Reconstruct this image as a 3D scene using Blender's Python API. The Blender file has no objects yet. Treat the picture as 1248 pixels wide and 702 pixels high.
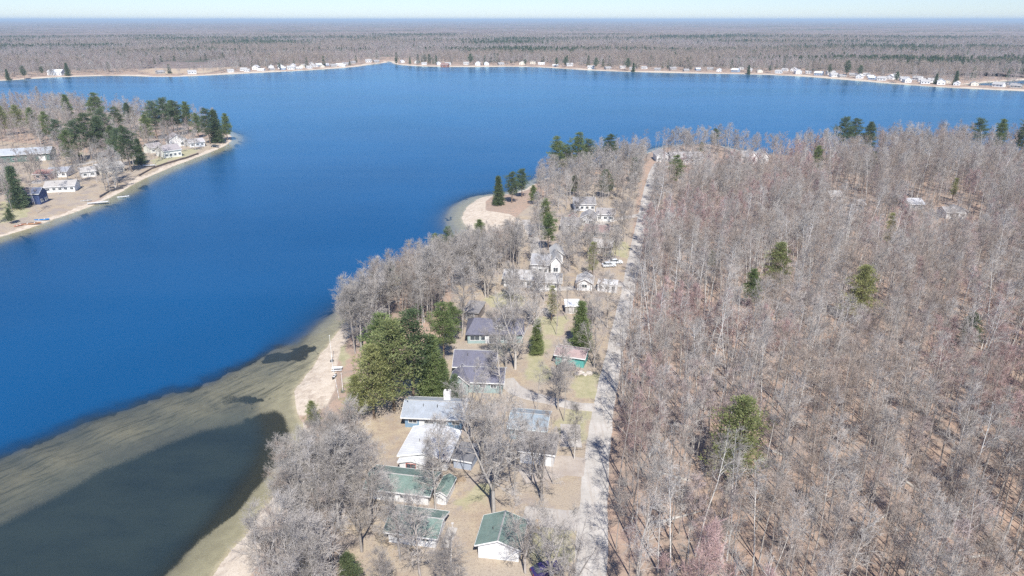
import bpy, math, random
import numpy as np
from mathutils import Vector, Matrix

R = math.radians
random.seed(7)
rng = np.random.default_rng(11)
scene = bpy.context.scene
col = scene.collection

# ------------------------------------------------------------------ camera
CAM_H = 78.0
PITCH = R(21.2)
FPX = 843.0
cam_d = bpy.data.cameras.new('camera')
cam = bpy.data.objects.new('camera', cam_d)
col.objects.link(cam)
cam.location = (0, 0, CAM_H)
cam.rotation_euler = (R(90) - PITCH, 0, 0)
cam_d.sensor_width = 36
cam_d.lens = 36 * FPX / 1248
cam_d.clip_start = 0.5
cam_d.clip_end = 200000
scene.camera = cam

def at(px, py, z=0.0):
    """point of the ground plane of height z seen at a pixel of the photograph"""
    sx = (px - 624) / FPX
    sy = -(py - 351) / FPX
    d = (sx, math.cos(PITCH) + sy * math.sin(PITCH), -math.sin(PITCH) + sy * math.cos(PITCH))
    t = (z - CAM_H) / d[2]
    return (d[0] * t, d[1] * t)

def topix(x, y, z):
    dz = z - CAM_H
    fwd = y * math.cos(PITCH) - dz * math.sin(PITCH)
    up = y * math.sin(PITCH) + dz * math.cos(PITCH)
    return 624 + FPX * x / fwd, 351 - FPX * up / fwd

def poly(pts, z=0.0):
    return np.array([at(p[0], p[1], z) for p in pts])

# ------------------------------------------------------------------ noise
def _hash(ix, iy, s):
    n = (ix.astype(np.int64) * 374761393 + iy.astype(np.int64) * 668265263 + s * 1442695041) & 0x7fffffff
    n = ((n ^ (n >> 13)) * 1274126177) & 0x7fffffff
    return ((n ^ (n >> 16)) & 0xffff) / 65535.0

def vnoise(x, y, s=0):
    ix = np.floor(x); iy = np.floor(y)
    fx = x - ix; fy = y - iy
    fx = fx * fx * (3 - 2 * fx); fy = fy * fy * (3 - 2 * fy)
    a = _hash(ix, iy, s); b = _hash(ix + 1, iy, s); c = _hash(ix, iy + 1, s); d = _hash(ix + 1, iy + 1, s)
    return (a * (1 - fx) + b * fx) * (1 - fy) + (c * (1 - fx) + d * fx) * fy

def fbm(x, y, s=0, o=4):
    t = 0; a = .5; n = 0
    for k in range(o):
        t = t + a * vnoise(x * 2 ** k, y * 2 ** k, s + k * 17); n += a; a *= .5
    return t / n

# ------------------------------------------------------------------ shorelines (world polygons)
def sdf(x, y, P):
    """signed distance, positive inside"""
    d = np.full(x.shape, 1e18); inside = np.zeros(x.shape, bool)
    n = len(P)
    for i in range(n):
        ax, ay = P[i]; bx, by = P[(i + 1) % n]
        ex, ey = bx - ax, by - ay
        t = np.clip(((x - ax) * ex + (y - ay) * ey) / (ex * ex + ey * ey + 1e-12), 0, 1)
        d = np.minimum(d, (x - ax - t * ex) ** 2 + (y - ay - t * ey) ** 2)
        if ay != by:
            c = (ay > y) != (by > y)
            xi = ax + (y - ay) * ex / (by - ay)
            inside ^= c & (x < xi)
    d = np.sqrt(d)
    return np.where(inside, d, -d)

def smooth(P, it=1, closed=False):
    P = np.array(P)
    for _ in range(it):
        Q = [P[0]]
        for i in range(len(P) - 1):
            Q.append(P[i] * .75 + P[i + 1] * .25); Q.append(P[i] * .25 + P[i + 1] * .75)
        Q.append(P[-1]); P = np.array(Q)
    return P

main_px = [(262, 702), (300, 655), (320, 625), (340, 600), (362, 562), (372, 528), (366, 508), (357, 494), (358, 478), (378, 450),
           (395, 426), (407, 410), (424, 392), (446, 374), (485, 348), (530, 318), (560, 296), (575, 284), (566, 273), (563, 262),
           (570, 250), (585, 241), (605, 238), (628, 236), (645, 228), (668, 216), (700, 207), (740, 199), (780, 190), (805, 181), (835, 176),
           (870, 176), (900, 184), (950, 190), (1010, 189), (1080, 188), (1160, 187), (1248, 187)]
main = smooth(poly(main_px), 2)
MAIN = np.vstack([[(-48, 40), (-46, 60)], main, [(420, 470), (620, 560), (900, 640), (1300, 700), (4000, 900), (4000, -900), (-90, -900), (-70, -200)]])
left_px = [(-60, 306), (0, 289), (40, 277), (75, 264), (110, 252), (140, 238), (165, 223), (195, 209), (225, 197), (250, 188), (272, 179), (284, 171),
           (280, 163), (262, 158), (235, 152), (200, 146), (150, 139), (100, 134), (50, 132), (0, 132), (-60, 132)]
left = smooth(poly(left_px), 2)
LEFT = np.vstack([[(-1500, -100), (-420, 150)], left, [(-700, 640), (-1500, 650)]])
far_px = [(-40, 100), (0, 98.5), (60, 94.5), (100, 93), (150, 92), (200, 94), (250, 92), (300, 89.5), (370, 86), (430, 82), (452, 78.5), (470, 76.5),
          (474, 75.4), (468, 74.6), (476, 74.8), (480, 78), (500, 80.5), (560, 81.8), (640, 81), (680, 83), (720, 86), (820, 89), (920, 90.5), (980, 93), (1040, 98), (1100, 103),
          (1160, 107), (1205, 109), (1248, 111)]
far = smooth(poly(far_px), 1)
FAR = np.vstack([[(-90000, 500), (-1400, 780)], far, [(760, 860), (1000, 900), (1100, 960), (100000, 1200), (100000, 90000), (-90000, 90000)]])
inlet = poly([(1170, 103.5), (1195, 101), (1225, 99), (1248, 97.6), (1300, 96), (1300, 101), (1248, 103), (1215, 105)])

def land_d(x, y):
    """positive on land (metres from the water), negative over the lake"""
    x = np.asarray(x, float); y = np.asarray(y, float)
    d = np.maximum(np.maximum(sdf(x, y, MAIN), sdf(x, y, LEFT)), sdf(x, y, FAR))
    d = np.minimum(d, -sdf(x, y, inlet))
    w = np.clip(np.hypot(x, y) / 1500, 0.5, 2)
    n = (fbm(x / 14, y / 14, 3, 3) - .5) * 3.0 * w + (fbm(x / 3, y / 3, 5, 2) - .5) * .8
    return d + n * np.clip(1.2 - np.abs(d) / 40, 0, 1)

def height_from(d, x, y):
    land = .05 + np.minimum(d, 1.5) * .12 + 1.3 * (1 - np.exp(-np.maximum(d - 1, 0) / 7)) + (fbm(x / 40, y / 40, 9, 3) - .5) * 1.6 * np.clip(d / 40, 0, 1)
    return land

def H(x, y):
    a = np.array([float(x)]); b = np.array([float(y)])
    d = land_d(a, b)
    return float(height_from(np.maximum(d, 0), a, b)[0])

SANDBAR = poly([(420, 390), (380, 402), (335, 420), (270, 446), (200, 472), (120, 500), (60, 522), (0, 548), (-150, 600), (-150, 690), (0, 622), (50, 598),
                (120, 560), (180, 535), (240, 514), (300, 500), (345, 494), (366, 492), (395, 455)])
BAY = poly([(366, 492), (345, 494), (300, 500), (240, 514), (180, 535), (120, 560), (50, 598), (0, 622), (-150, 690), (-320, 900), (250, 900), (380, 560)])
BAY_MID = poly([(400, 440), (388, 442), (350, 458), (310, 466), (235, 488), (165, 512), (105, 532), (40, 566), (-5, 588), (-150, 645), (-320, 900), (250, 900), (380, 560)])
BEACHES = [poly([(355, 480), (410, 404), (416, 425), (411, 450), (409, 480), (398, 500), (370, 508), (350, 500)]),
           poly([(552, 276), (562, 240), (585, 233), (604, 237), (592, 248), (592, 260), (622, 266), (655, 286), (640, 294), (604, 284), (575, 288)]),
           poly([(200, 720), (300, 640), (345, 585), (372, 520), (385, 540), (355, 620), (300, 720)]),
           poly([(400, 415), (440, 372), (450, 380), (418, 425)])]
LAWNS = [poly(p) for p in ([(590, 425), (625, 422), (620, 445), (600, 440)], [(580, 372), (610, 360), (640, 365), (640, 380), (600, 382)], [(655, 395), (690, 390), (690, 412), (660, 415)], [(560, 600), (600, 600), (590, 625), (560, 620)], [(703, 460), (734, 460), (732, 492), (700, 492)], [(412, 425), (424, 418), (428, 470), (414, 480)],
                           [(680, 505), (728, 500), (712, 552), (682, 545)], [(640, 425), (672, 420), (665, 470), (640, 470)],
                           [(0, 250), (28, 250), (40, 265), (10, 275), (0, 278)], [(180, 199), (225, 185), (250, 182), (235, 190), (190, 204)],
                           [(732, 300), (765, 300), (765, 320), (735, 318)], [(645, 640), (705, 645), (690, 702), (650, 702)])]
YARD = poly([(400, 560), (440, 500), (540, 420), (560, 330), (640, 260), (680, 230), (778, 228), (765, 330), (745, 440), (716, 560), (704, 760), (420, 760)])
YARD2 = poly([(0, 175), (60, 180), (130, 195), (280, 165), (275, 178), (200, 207), (130, 240), (60, 268), (0, 288)])
MARSH = poly([(165, 89), (200, 80), (260, 77.5), (300, 78), (290, 84), (250, 90), (200, 92)])

# ------------------------------------------------------------------ mesh + material helpers
def mesh_obj(name, V, F, mat=None, parent=None, smooth_=False, link=True):
    """V: (n,3) array. F: (m,k) array or list of such arrays"""
    me = bpy.data.meshes.new(name)
    V = np.asarray(V, np.float32)
    Fs = F if isinstance(F, list) else [F]
    Fs = [np.asarray(f, np.int32) for f in Fs if len(f)]
    me.vertices.add(len(V)); me.vertices.foreach_set('co', V.ravel())
    loops = np.concatenate([f.ravel() for f in Fs])
    sizes = np.concatenate([np.full(len(f), f.shape[1], np.int32) for f in Fs])
    starts = np.concatenate([[0], np.cumsum(sizes)[:-1]]).astype(np.int32)
    me.loops.add(len(loops)); me.loops.foreach_set('vertex_index', loops)
    me.polygons.add(len(sizes)); me.polygons.foreach_set('loop_start', starts)
    me.polygons.foreach_set('loop_total', sizes)
    me.polygons.foreach_set('use_smooth', np.full(len(sizes), bool(smooth_)))
    me.update(calc_edges=True)
    if mat: me.materials.append(mat)
    o = bpy.data.objects.new(name, me)
    if link: col.objects.link(o)
    if parent: o.parent = parent
    return o

def tag(o, label, cat, group=None, kind=None):
    o['label'] = label; o['category'] = cat
    if group: o['group'] = group
    if kind: o['kind'] = kind
    return o

def structure(o):
    o['kind'] = 'structure'; return o

def empty(name, loc, rz, label, cat, group=None, scale=1.0):
    o = bpy.data.objects.new(name, None); col.objects.link(o)
    o.empty_display_size = .5
    o.location = loc; o.rotation_euler = (0, 0, rz); o.scale = (scale,) * 3
    tag(o, label, cat, group)
    return o

class N:
    def __init__(s, name):
        s.m = bpy.data.materials.new(name); s.m.use_nodes = True
        s.t = s.m.node_tree; s.t.nodes.clear()
        s.out = s.n('ShaderNodeOutputMaterial')
    def n(s, typ, **kw):
        nd = s.t.nodes.new(typ)
        for k, v in kw.items(): setattr(nd, k, v)
        return nd
    def l(s, a, b): s.t.links.new(a, b)
    def setv(s, sock, v):
        if isinstance(v, bpy.types.NodeSocket): s.l(v, sock)
        elif v is not None:
            if isinstance(v, (tuple, list)) and len(v) == 3 and sock.type == 'RGBA': v = (*v, 1)
            sock.default_value = v
    def math(s, op, a, b=None, c=None, clamp=False):
        nd = s.n('ShaderNodeMath', operation=op, use_clamp=clamp)
        s.setv(nd.inputs[0], a)
        if b is not None: s.setv(nd.inputs[1], b)
        if c is not None: s.setv(nd.inputs[2], c)
        return nd.outputs[0]
    def mix(s, f, a, b, blend='MIX'):
        nd = s.n('ShaderNodeMix', data_type='RGBA', blend_type=blend)
        s.setv(nd.inputs[0], f); s.setv(nd.inputs[6], a); s.setv(nd.inputs[7], b)
        return nd.outputs[2]
    def noise(s, scale, detail=3, rough=.55, vec=None, dist=0):
        nd = s.n('ShaderNodeTexNoise'); nd.inputs['Scale'].default_value = scale
        nd.inputs['Detail'].default_value = detail; nd.inputs['Roughness'].default_value = rough
        nd.inputs['Distortion'].default_value = dist
        s.l(vec if vec else s.pos(), nd.inputs['Vector'])
        return nd.outputs['Fac']
    def pos(s):
        if not hasattr(s, '_p'): s._p = s.n('ShaderNodeNewGeometry').outputs['Position']
        return s._p
    def obj(s):
        if not hasattr(s, '_o'): s._o = s.n('ShaderNodeTexCoord').outputs['Object']
        return s._o
    def ramp(s, f, lo, hi):
        nd = s.n('ShaderNodeMapRange', interpolation_type='SMOOTHSTEP')
        s.setv(nd.inputs[0], f); nd.inputs[1].default_value = lo; nd.inputs[2].default_value = hi
        return nd.outputs[0]
    def scaled(s, vec, sc, rot=0):
        nd = s.n('ShaderNodeMapping'); s.l(vec, nd.inputs[0]); nd.inputs['Scale'].default_value = sc
        nd.inputs['Rotation'].default_value = (0, 0, rot)
        return nd.outputs[0]
    def bsdf(s, colr, rough=.85, bump=None, bstr=.3, bdist=.05, spec=.3, metal=0):
        b = s.n('ShaderNodeBsdfPrincipled'); s.setv(b.inputs['Base Color'], colr)
        s.setv(b.inputs['Roughness'], rough); b.inputs['Specular IOR Level'].default_value = spec
        b.inputs['Metallic'].default_value = metal
        if bump is not None:
            bn = s.n('ShaderNodeBump'); bn.inputs['Strength'].default_value = bstr; bn.inputs['Distance'].default_value = bdist
            s.l(bump, bn.inputs['Height']); s.l(bn.outputs[0], b.inputs['Normal'])
        s.l(b.outputs[0], s.out.inputs['Surface'])
        return b

def scl(c, f): return tuple(min(1, v * f) for v in c)

_paint = {}
def paint(colr, rough=.7, wear=.12, scale=1.5):
    k = (colr, rough, wear, scale)
    if k not in _paint:
        m = N('weathered_paint')
        f = m.ramp(m.noise(scale, 5, .6), .35, .7)
        f2 = m.noise(scale * 9, 2)
        c = m.mix(f, scl(colr, 1 - wear), scl(colr, 1 + wear * .5))
        c = m.mix(m.math('MULTIPLY', f2, .25), c, scl(colr, .75))
        m.bsdf(c, rough, f2, .15, .02)
        _paint[k] = m.m
    return _paint[k]

def siding(colr, pitch=.18):
    k = ('siding', colr, pitch)
    if k not in _paint:
        m = N('lap_siding')
        sep = m.n('ShaderNodeSeparateXYZ'); m.l(m.obj(), sep.inputs[0])
        z = m.math('FRACT', m.math('DIVIDE', sep.outputs[2], pitch))
        line = m.ramp(z, .0, .18)
        f = m.ramp(m.noise(.7, 5), .3, .7)
        c = m.mix(f, scl(colr, .86), colr)
        c = m.mix(line, scl(colr, .55), c)
        m.bsdf(c, .65, z, .5, .02)
        _paint[k] = m.m
    return _paint[k]

def shingles(colr, var=.25, streak=.2):
    k = ('sh', colr, var)
    if k not in _paint:
        m = N('asphalt_shingles')
        br = m.n('ShaderNodeTexBrick'); m.l(m.obj(), br.inputs['Vector'])
        br.inputs['Scale'].default_value = 3.2; br.inputs['Mortar Size'].default_value = .012
        br.inputs['Color1'].default_value = (*scl(colr, 1 - var), 1); br.inputs['Color2'].default_value = (*scl(colr, 1 + var), 1)
        br.inputs['Mortar'].default_value = (*scl(colr, .6), 1)
        f = m.ramp(m.noise(.5, 5, .65), .35, .7)
        c = m.mix(f, br.outputs['Color'], m.mix(.5, br.outputs['Color'], scl(colr, 1.35)))
        st = m.noise(3, 4, .6, m.scaled(m.obj(), (1.6, .25, .25)))
        c = m.mix(m.math('MULTIPLY', m.ramp(st, .5, .8), streak * 2), c, (.26, .24, .21))
        m.bsdf(c, .92, m.noise(12, 2), .4, .02, .15)
        _paint[k] = m.m
    return _paint[k]

def seam_metal(colr, axis=0, pitch=.45):
    k = ('seam', colr, axis)
    if k not in _paint:
        m = N('standing_seam_metal')
        sep = m.n('ShaderNodeSeparateXYZ'); m.l(m.obj(), sep.inputs[0])
        z = m.math('FRACT', m.math('DIVIDE', sep.outputs[axis], pitch))
        line = m.ramp(z, .86, .94)
        f = m.ramp(m.noise(.4, 6, .65), .3, .75)
        c = m.mix(f, scl(colr, .78), colr)
        c = m.mix(m.math('MULTIPLY', line, .6), c, scl(colr, .45))
        m.bsdf(c, .45, line, .5, .03, .5)
        _paint[k] = m.m
    return _paint[k]

def glass_mat():
    if 'glass' not in _paint:
        m = N('window_glass')
        c = m.mix(m.noise(.9, 2), (.02, .03, .04), (.10, .12, .14))
        m.bsdf(c, .08, spec=.8)
        _paint['glass'] = m.m
    return _paint['glass']

# ---- tree materials
def bark_mat(name, c1, c2, zs=.25, spots=0):
    m = N(name)
    rnd = m.n('ShaderNodeObjectInfo').outputs['Random']
    f = m.ramp(m.noise(3.0, 5, .65, m.scaled(m.obj(), (2, 2, zs))), .3, .7)
    c = m.mix(f, c1, c2)
    c = m.mix(1.0, c, m.mix(rnd, (.72, .70, .68), (1.12, 1.10, 1.08)), 'MULTIPLY')
    if spots:
        s_ = m.ramp(m.noise(4, 3, .6, m.scaled(m.obj(), (1, 1, 2.2))), .58, .66)
        c = m.mix(s_, c, (.05, .045, .04))
    m.bsdf(c, .9, f, .5, .03, .1)
    return m.m

def leaf_mat(name, c1, c2, c3, trans=.42):
    m = N(name)
    rnd = m.n('ShaderNodeObjectInfo').outputs['Random']
    f = m.ramp(m.noise(.9, 4, .6), .3, .7)
    c = m.mix(f, c1, c2)
    c = m.mix(m.ramp(m.noise(4.5, 3), .45, .75), c, c3)
    c = m.mix(1.0, c, m.mix(rnd, (.8, .85, .8), (1.15, 1.1, 1.05)), 'MULTIPLY')
    d = m.n('ShaderNodeBsdfDiffuse'); m.l(c, d.inputs[0])
    t = m.n('ShaderNodeBsdfTranslucent'); m.l(c, t.inputs[0])
    x = m.n('ShaderNodeMixShader'); x.inputs[0].default_value = trans
    m.l(d.outputs[0], x.inputs[1]); m.l(t.outputs[0], x.inputs[2]); m.l(x.outputs[0], m.out.inputs['Surface'])
    return m.m

BARK = bark_mat('grey_bark', (.24, .215, .195), (.50, .47, .44))
BARK_L = bark_mat('pale_grey_bark', (.34, .32, .295), (.60, .575, .54))
BIRCH = bark_mat('white_birch_bark', (.60, .59, .56), (.82, .81, .78), 1.5, 1)
BARK_P = bark_mat('brown_pine_bark', (.13, .095, .07), (.30, .24, .19))
TWIG = bark_mat('grey_twigs', (0.290, 0.273, 0.255), (0.493, 0.466, 0.440))
TWIG_L = bark_mat('pale_twigs', (0.317, 0.299, 0.277), (0.510, 0.488, 0.462))
TWIG_R = bark_mat('red_budded_twigs', (0.334, 0.233, 0.224), (0.528, 0.392, 0.378))
TWIG_B = bark_mat('brown_twigs', (0.264, 0.216, 0.180), (0.440, 0.378, 0.330))
TWIG_M = bark_mat('mauve_twigs', (0.290, 0.238, 0.229), (0.475, 0.405, 0.392))
LEAF_Y = leaf_mat('yellow_green_needles', (.24, .26, .11), (.40, .42, .19), (.52, .53, .30))
LEAF_G = leaf_mat('bright_green_needles', (.14, .19, .075), (.26, .33, .14), (.38, .43, .22))
LEAF_D = leaf_mat('dark_green_needles', (.085, .125, .065), (.165, .215, .115), (.26, .31, .17))
LEAF_B = leaf_mat('bluish_green_needles', (.10, .15, .09), (.19, .26, .155), (.30, .36, .23))

# ------------------------------------------------------------------ ground + water grid (finer near the viewpoint)
def build_ground():
    r = [0.0, 6, 12, 18, 24, 30, 36]
    x = 40.0
    while x < 75000:
        r.append(x)
        x *= 1.0085 if x < 700 else (1.0105 if x < 2500 else 1.05)
    r = np.array(r)
    fine = np.linspace(R(-46), R(46), 640)
    rest = np.linspace(R(46), R(314), 90)[1:-1]
    a = np.concatenate([fine, rest])
    nr, na = len(r), len(a)
    rr, aa = np.meshgrid(r, a, indexing='ij')
    X = (rr * np.sin(aa)).ravel(); Y = (rr * np.cos(aa)).ravel()
    D = land_d(X, Y)
    Zl = height_from(np.maximum(D, 0), X, Y)
    # lake depth
    dd = np.maximum(-D, 0)
    depth = np.where(dd < 7, dd * .11, .77 + (dd - 7) * .42)
    depth = np.minimum(depth, 7)
    wob = (fbm(X / 12, Y / 12, 21, 4) - .5) * 9 + (fbm(X / 3, Y / 3, 22, 3) - .5) * 3
    sb = sdf(X, Y, SANDBAR) + wob
    bay = sdf(X, Y, BAY) + wob * .5
    k = np.clip((sb + 4) / 13, 0, 1); k = k * k * (3 - 2 * k)
    streak = fbm((X * .35 + Y * .93) / 3.2, (X * .93 - Y * .35) / 22, 31, 4)
    bar_depth = .75 + (streak - .5) * .9 + np.clip(-X - 40, 0, 80) / 90
    bay_depth = np.minimum(depth, 2.3 + (fbm(X / 30, Y / 30, 41) - .5) * .8)
    kb = np.clip((sdf(X, Y, BAY_MID) + wob * .4 + 2) / 6, 0, 1)
    depth = depth * (1 - kb) + bay_depth * kb
    kd = np.clip(k * 1.9, 0, 1)
    depth = np.where(k > 0, depth * (1 - kd) + np.minimum(depth, bar_depth + (1 - k) * .8) * kd, depth)
    Z = np.where(D > 0, Zl, -np.maximum(depth, 0.02) + .03)
    # masks
    beach = np.full(X.shape, -1e9)
    for P in BEACHES: beach = np.maximum(beach, sdf(X, Y, P))
    sandm = np.clip(np.maximum(beach / 2 + .5, (3.6 + (fbm(X / 9, Y / 9, 51) - .5) * 5 - 1.5 * (X > -100) - D) / 2), 0, 1)
    farm = np.clip((np.hypot(X, Y) - 700) / 200, 0, 1)
    sandm = np.maximum(sandm, farm * np.clip((12 + (fbm(X / 40, Y / 40, 55) - .5) * 26 - D) / 8, 0, 1))
    marsh = np.clip(sdf(X, Y, MARSH) / 15 + .5, 0, 1)
    lawn = np.full(X.shape, -1e9)
    for P in LAWNS: lawn = np.maximum(lawn, sdf(X, Y, P))
    lawnm = np.clip((lawn + (fbm(X / 4, Y / 4, 57) - .5) * 6) / 3 + .5, 0, 1) * (.7 + .3 * fbm(X / 6, Y / 6, 58))
    yard = np.clip(np.maximum(sdf(X, Y, YARD), sdf(X, Y, YARD2)) / 3 + .5, 0, 1)
    weed = np.clip((bay + 3) / 8, 0, 1) * np.clip((dd - np.interp(Y, [86, 112], [7, 1.2]) + wob * np.interp(Y, [86, 112], [.6, .2])) / 3, 0, 1) * (1 - k * .8)
    cl = fbm(X / 6, Y / 5, 61, 4)
    weed = np.maximum(weed, .9 * np.clip((cl - .60) / .05, 0, 1) * np.clip((dd - 3) / 3, 0, 1) * np.clip(1 - dd / 30, 0, 1))
    weed = np.maximum(weed, k * .3 * np.clip((streak - .62) / .06, 0, 1))
    # dark weed patch on the bar off the beach
    wx, wy = at(350, 430)
    pd = np.hypot((X - wx) / 9, (Y - wy) / 4.5) + (fbm(X / 3, Y / 3, 71) - .5) * 1.6
    weed = np.maximum(weed, np.clip((1 - pd) * 3, 0, 1) * .9)
    idx = np.arange(nr * na).reshape(nr, na)
    i0 = idx[:-1, :]; i1 = idx[1:, :]
    Fq = np.stack([i0, i1, np.roll(i1, -1, 1), np.roll(i0, -1, 1)], -1).reshape(-1, 4)
    Fq = Fq[na:]                       # drop the degenerate centre ring
    cen = np.stack([i0[1], np.roll(i0[1], -1)], -1)
    V = np.stack([X, Y, Z], -1)
    V[:na, :] = V[0]
    tri = np.stack([np.zeros(na, int), idx[1], np.roll(idx[1], -1)], -1)
    g = mesh_obj('ground', V, [Fq[:, ::-1], tri[:, ::-1]], None, smooth_=True)
    for nm, arr in (('sand', sandm), ('lawn', lawnm), ('yard', yard), ('weed', weed), ('marsh', marsh), ('bar', k)):
        at_ = g.data.attributes.new(nm, 'FLOAT', 'POINT'); at_.data.foreach_set('value', arr.astype(np.float32))
    structure(g)
    # water: same lattice, only where the lake is
    rmask = D.reshape(nr, na) < 1.5
    fm = (rmask[:-1] | rmask[1:]).ravel()
    fm &= (rr[:-1] < 2600).ravel() & (rr[:-1] > 5).ravel()
    Fw = np.stack([i0, i1, np.roll(i1, -1, 1), np.roll(i0, -1, 1)], -1).reshape(-1, 4)[fm]
    used, inv = np.unique(Fw, return_inverse=True)
    Vw = np.stack([X, Y, np.full_like(X, .04)], -1)[used]
    w = mesh_obj('lake_water', Vw, inv.reshape(-1, 4)[:, ::-1], None, smooth_=True)
    a1 = w.data.attributes.new('depth', 'FLOAT', 'POINT'); a1.data.foreach_set('value', np.maximum(.04 - Z, 0)[used].astype(np.float32))
    a3 = w.data.attributes.new('bar', 'FLOAT', 'POINT'); a3.data.foreach_set('value', k[used].astype(np.float32))
    a2 = w.data.attributes.new('bay', 'FLOAT', 'POINT'); a2.data.foreach_set('value', kb[used].astype(np.float32))
    structure(w)
    return g, w

ground, water = build_ground()

def attr(m, name):
    nd = m.n('ShaderNodeAttribute'); nd.attribute_name = name; return nd.outputs['Fac']

m = N('ground_litter_grass_sand')
n1 = m.noise(.06, 6, .6); n2 = m.noise(.5, 5, .65); n3 = m.noise(3.5, 4, .7); n4 = m.noise(14, 2)
litter = m.mix(m.ramp(n1, .35, .65), (.37, .28, .22), (.43, .305, .23))
litter = m.mix(m.ramp(n2, .4, .7), litter, (.30, .245, .20))
litter = m.mix(m.ramp(n3, .5, .75), litter, (.20, .15, .12))
litter = m.mix(m.math('MULTIPLY', m.ramp(n4, .5, .8), .5), litter, (.55, .40, .29))
yardc = m.mix(m.ramp(n2, .35, .65), (.44, .365, .26), (.36, .285, .215))
yardc = m.mix(m.ramp(n1, .4, .6), yardc, (.40, .34, .27))
yardc = m.mix(m.ramp(m.noise(.18, 6, .7), .48, .62), yardc, (.34, .29, .25))  # grey-brown mottling: grey litter, with leaf shadows painted into the colour
yardc = m.mix(m.math('MULTIPLY', m.ramp(n3, .48, .68), .6), yardc, (.22, .175, .14))
lawnc = m.mix(m.ramp(n2, .3, .7), (.33, .315, .19), (.43, .39, .26))
lawnc = m.mix(m.math('MULTIPLY', m.ramp(n3, .5, .7), .35), lawnc, (.2, .19, .1))
sandc = m.mix(m.ramp(n2, .3, .7), (.50, .42, .33), (.62, .54, .44))
sandc = m.mix(m.math('MULTIPLY', m.ramp(n3, .5, .7), .45), sandc, (.38, .31, .24))
sandc = m.mix(m.math('MULTIPLY', m.ramp(m.noise(.35, 6, .75), .52, .62), .6), sandc, (.36, .29, .23))
marshc = m.mix(m.ramp(m.noise(.02, 5, .7), .35, .65), (.40, .29, .21), (.50, .42, .30))
weedc = m.mix(m.ramp(n3, .35, .7), (.035, .035, .025), (.07, .065, .04))
edge = m.math('MULTIPLY', m.math('SUBTRACT', n3, .5), .7)
c = m.mix(m.ramp(m.math('ADD', attr(m, 'yard'), edge), .3, .7), litter, yardc)
c = m.mix(m.ramp(m.math('ADD', attr(m, 'lawn'), edge), .3, .7), c, lawnc)
c = m.mix(m.ramp(attr(m, 'marsh'), .3, .7), c, marshc)
c = m.mix(m.ramp(m.math('ADD', attr(m, 'sand'), edge), .35, .65), c, sandc)
sepz = m.n('ShaderNodeSeparateXYZ'); m.l(m.pos(), sepz.inputs[0])
wet = m.ramp(sepz.outputs[2], .05, -.12)
c = m.mix(wet, c, m.mix(m.ramp(n2, .3, .7), (.34, .305, .235), (.42, .38, .295)))
vs = m.scaled(m.pos(), (1, 1, 1), R(-52))
stk = m.ramp(m.noise(1.0, 5, .75, m.scaled(vs, (.12, .9, 1)), .6), .46, .64)
stk = m.math('MULTIPLY', m.math('MULTIPLY', stk, attr(m, 'bar')), m.ramp(m.noise(.05, 3), .25, .45))
c = m.mix(m.math('MULTIPLY', stk, .8), c, (.11, .105, .075))
c = m.mix(m.ramp(m.math('ADD', attr(m, 'weed'), edge), .3, .6), c, weedc)
m.bsdf(c, .95, m.math('ADD', n3, m.math('MULTIPLY', n4, .4)), .6, .12, .1)
ground.data.materials.append(m.m)

m = N('lake_water')
dep = attr(m, 'depth'); dep = m.math('MULTIPLY', dep, m.ramp(dep, -.6, 1.6)); bay = attr(m, 'bay')
clar = m.math('POWER', 2.718, m.math('MULTIPLY', m.math('MULTIPLY', dep, m.math('SUBTRACT', 1, m.math('MULTIPLY', bay, .3))), -.5))
v = m.scaled(m.pos(), (1, 1.7, 1), R(20))
big = m.noise(.012, 4, .55)
body = m.mix(m.ramp(m.noise(.006, 3), .3, .7), (.004, .060, .163), (.005, .078, .207))
body = m.mix(bay, body, m.mix(m.ramp(m.noise(.035, 5, .65, m.scaled(m.pos(), (1, 2, 1))), .35, .65), (.024, .047, .060), (.042, .068, .073)))
body = m.mix(m.ramp(attr(m, 'bar'), .55, 1.0), body, (.040, .062, .070))
w1 = m.noise(.55, 4, .6, v); w2 = m.noise(2.4, 3, .6, v)
hgt = m.math('ADD', w1, m.math('MULTIPLY', w2, .35))
bn = m.n('ShaderNodeBump'); bn.inputs['Strength'].default_value = .3; bn.inputs['Distance'].default_value = .2
m.l(hgt, bn.inputs['Height'])
df = m.n('ShaderNodeBsdfDiffuse'); m.l(body, df.inputs[0])
tr = m.n('ShaderNodeBsdfTransparent'); m.setv(tr.inputs[0], (.86, .865, .81))
x1 = m.n('ShaderNodeMixShader'); m.l(clar, x1.inputs[0]); m.l(df.outputs[0], x1.inputs[1]); m.l(tr.outputs[0], x1.inputs[2])
gl = m.n('ShaderNodeBsdfGlossy'); m.setv(gl.inputs[0], (.72, .97, 1)); gl.inputs['Roughness'].default_value = .22
m.l(bn.outputs[0], gl.inputs['Normal'])
fr = m.n('ShaderNodeFresnel'); fr.inputs['IOR'].default_value = 1.33
x2 = m.n('ShaderNodeMixShader')
wind = m.ramp(m.noise(.010, 5, .6, m.scaled(m.pos(), (.35, 1.6, 1), R(-28)), 1.0), .35, .68)
m.l(m.math('MULTIPLY', fr.outputs[0], m.math('ADD', .80, m.math('MULTIPLY', wind, .28))), x2.inputs[0])
m.l(m.math('ADD', .16, m.math('MULTIPLY', wind, .12)), gl.inputs['Roughness']); m.l(x1.outputs[0], x2.inputs[1]); m.l(gl.outputs[0], x2.inputs[2])
m.l(x2.outputs[0], m.out.inputs['Surface'])
water.data.materials.append(m.m)

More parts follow.
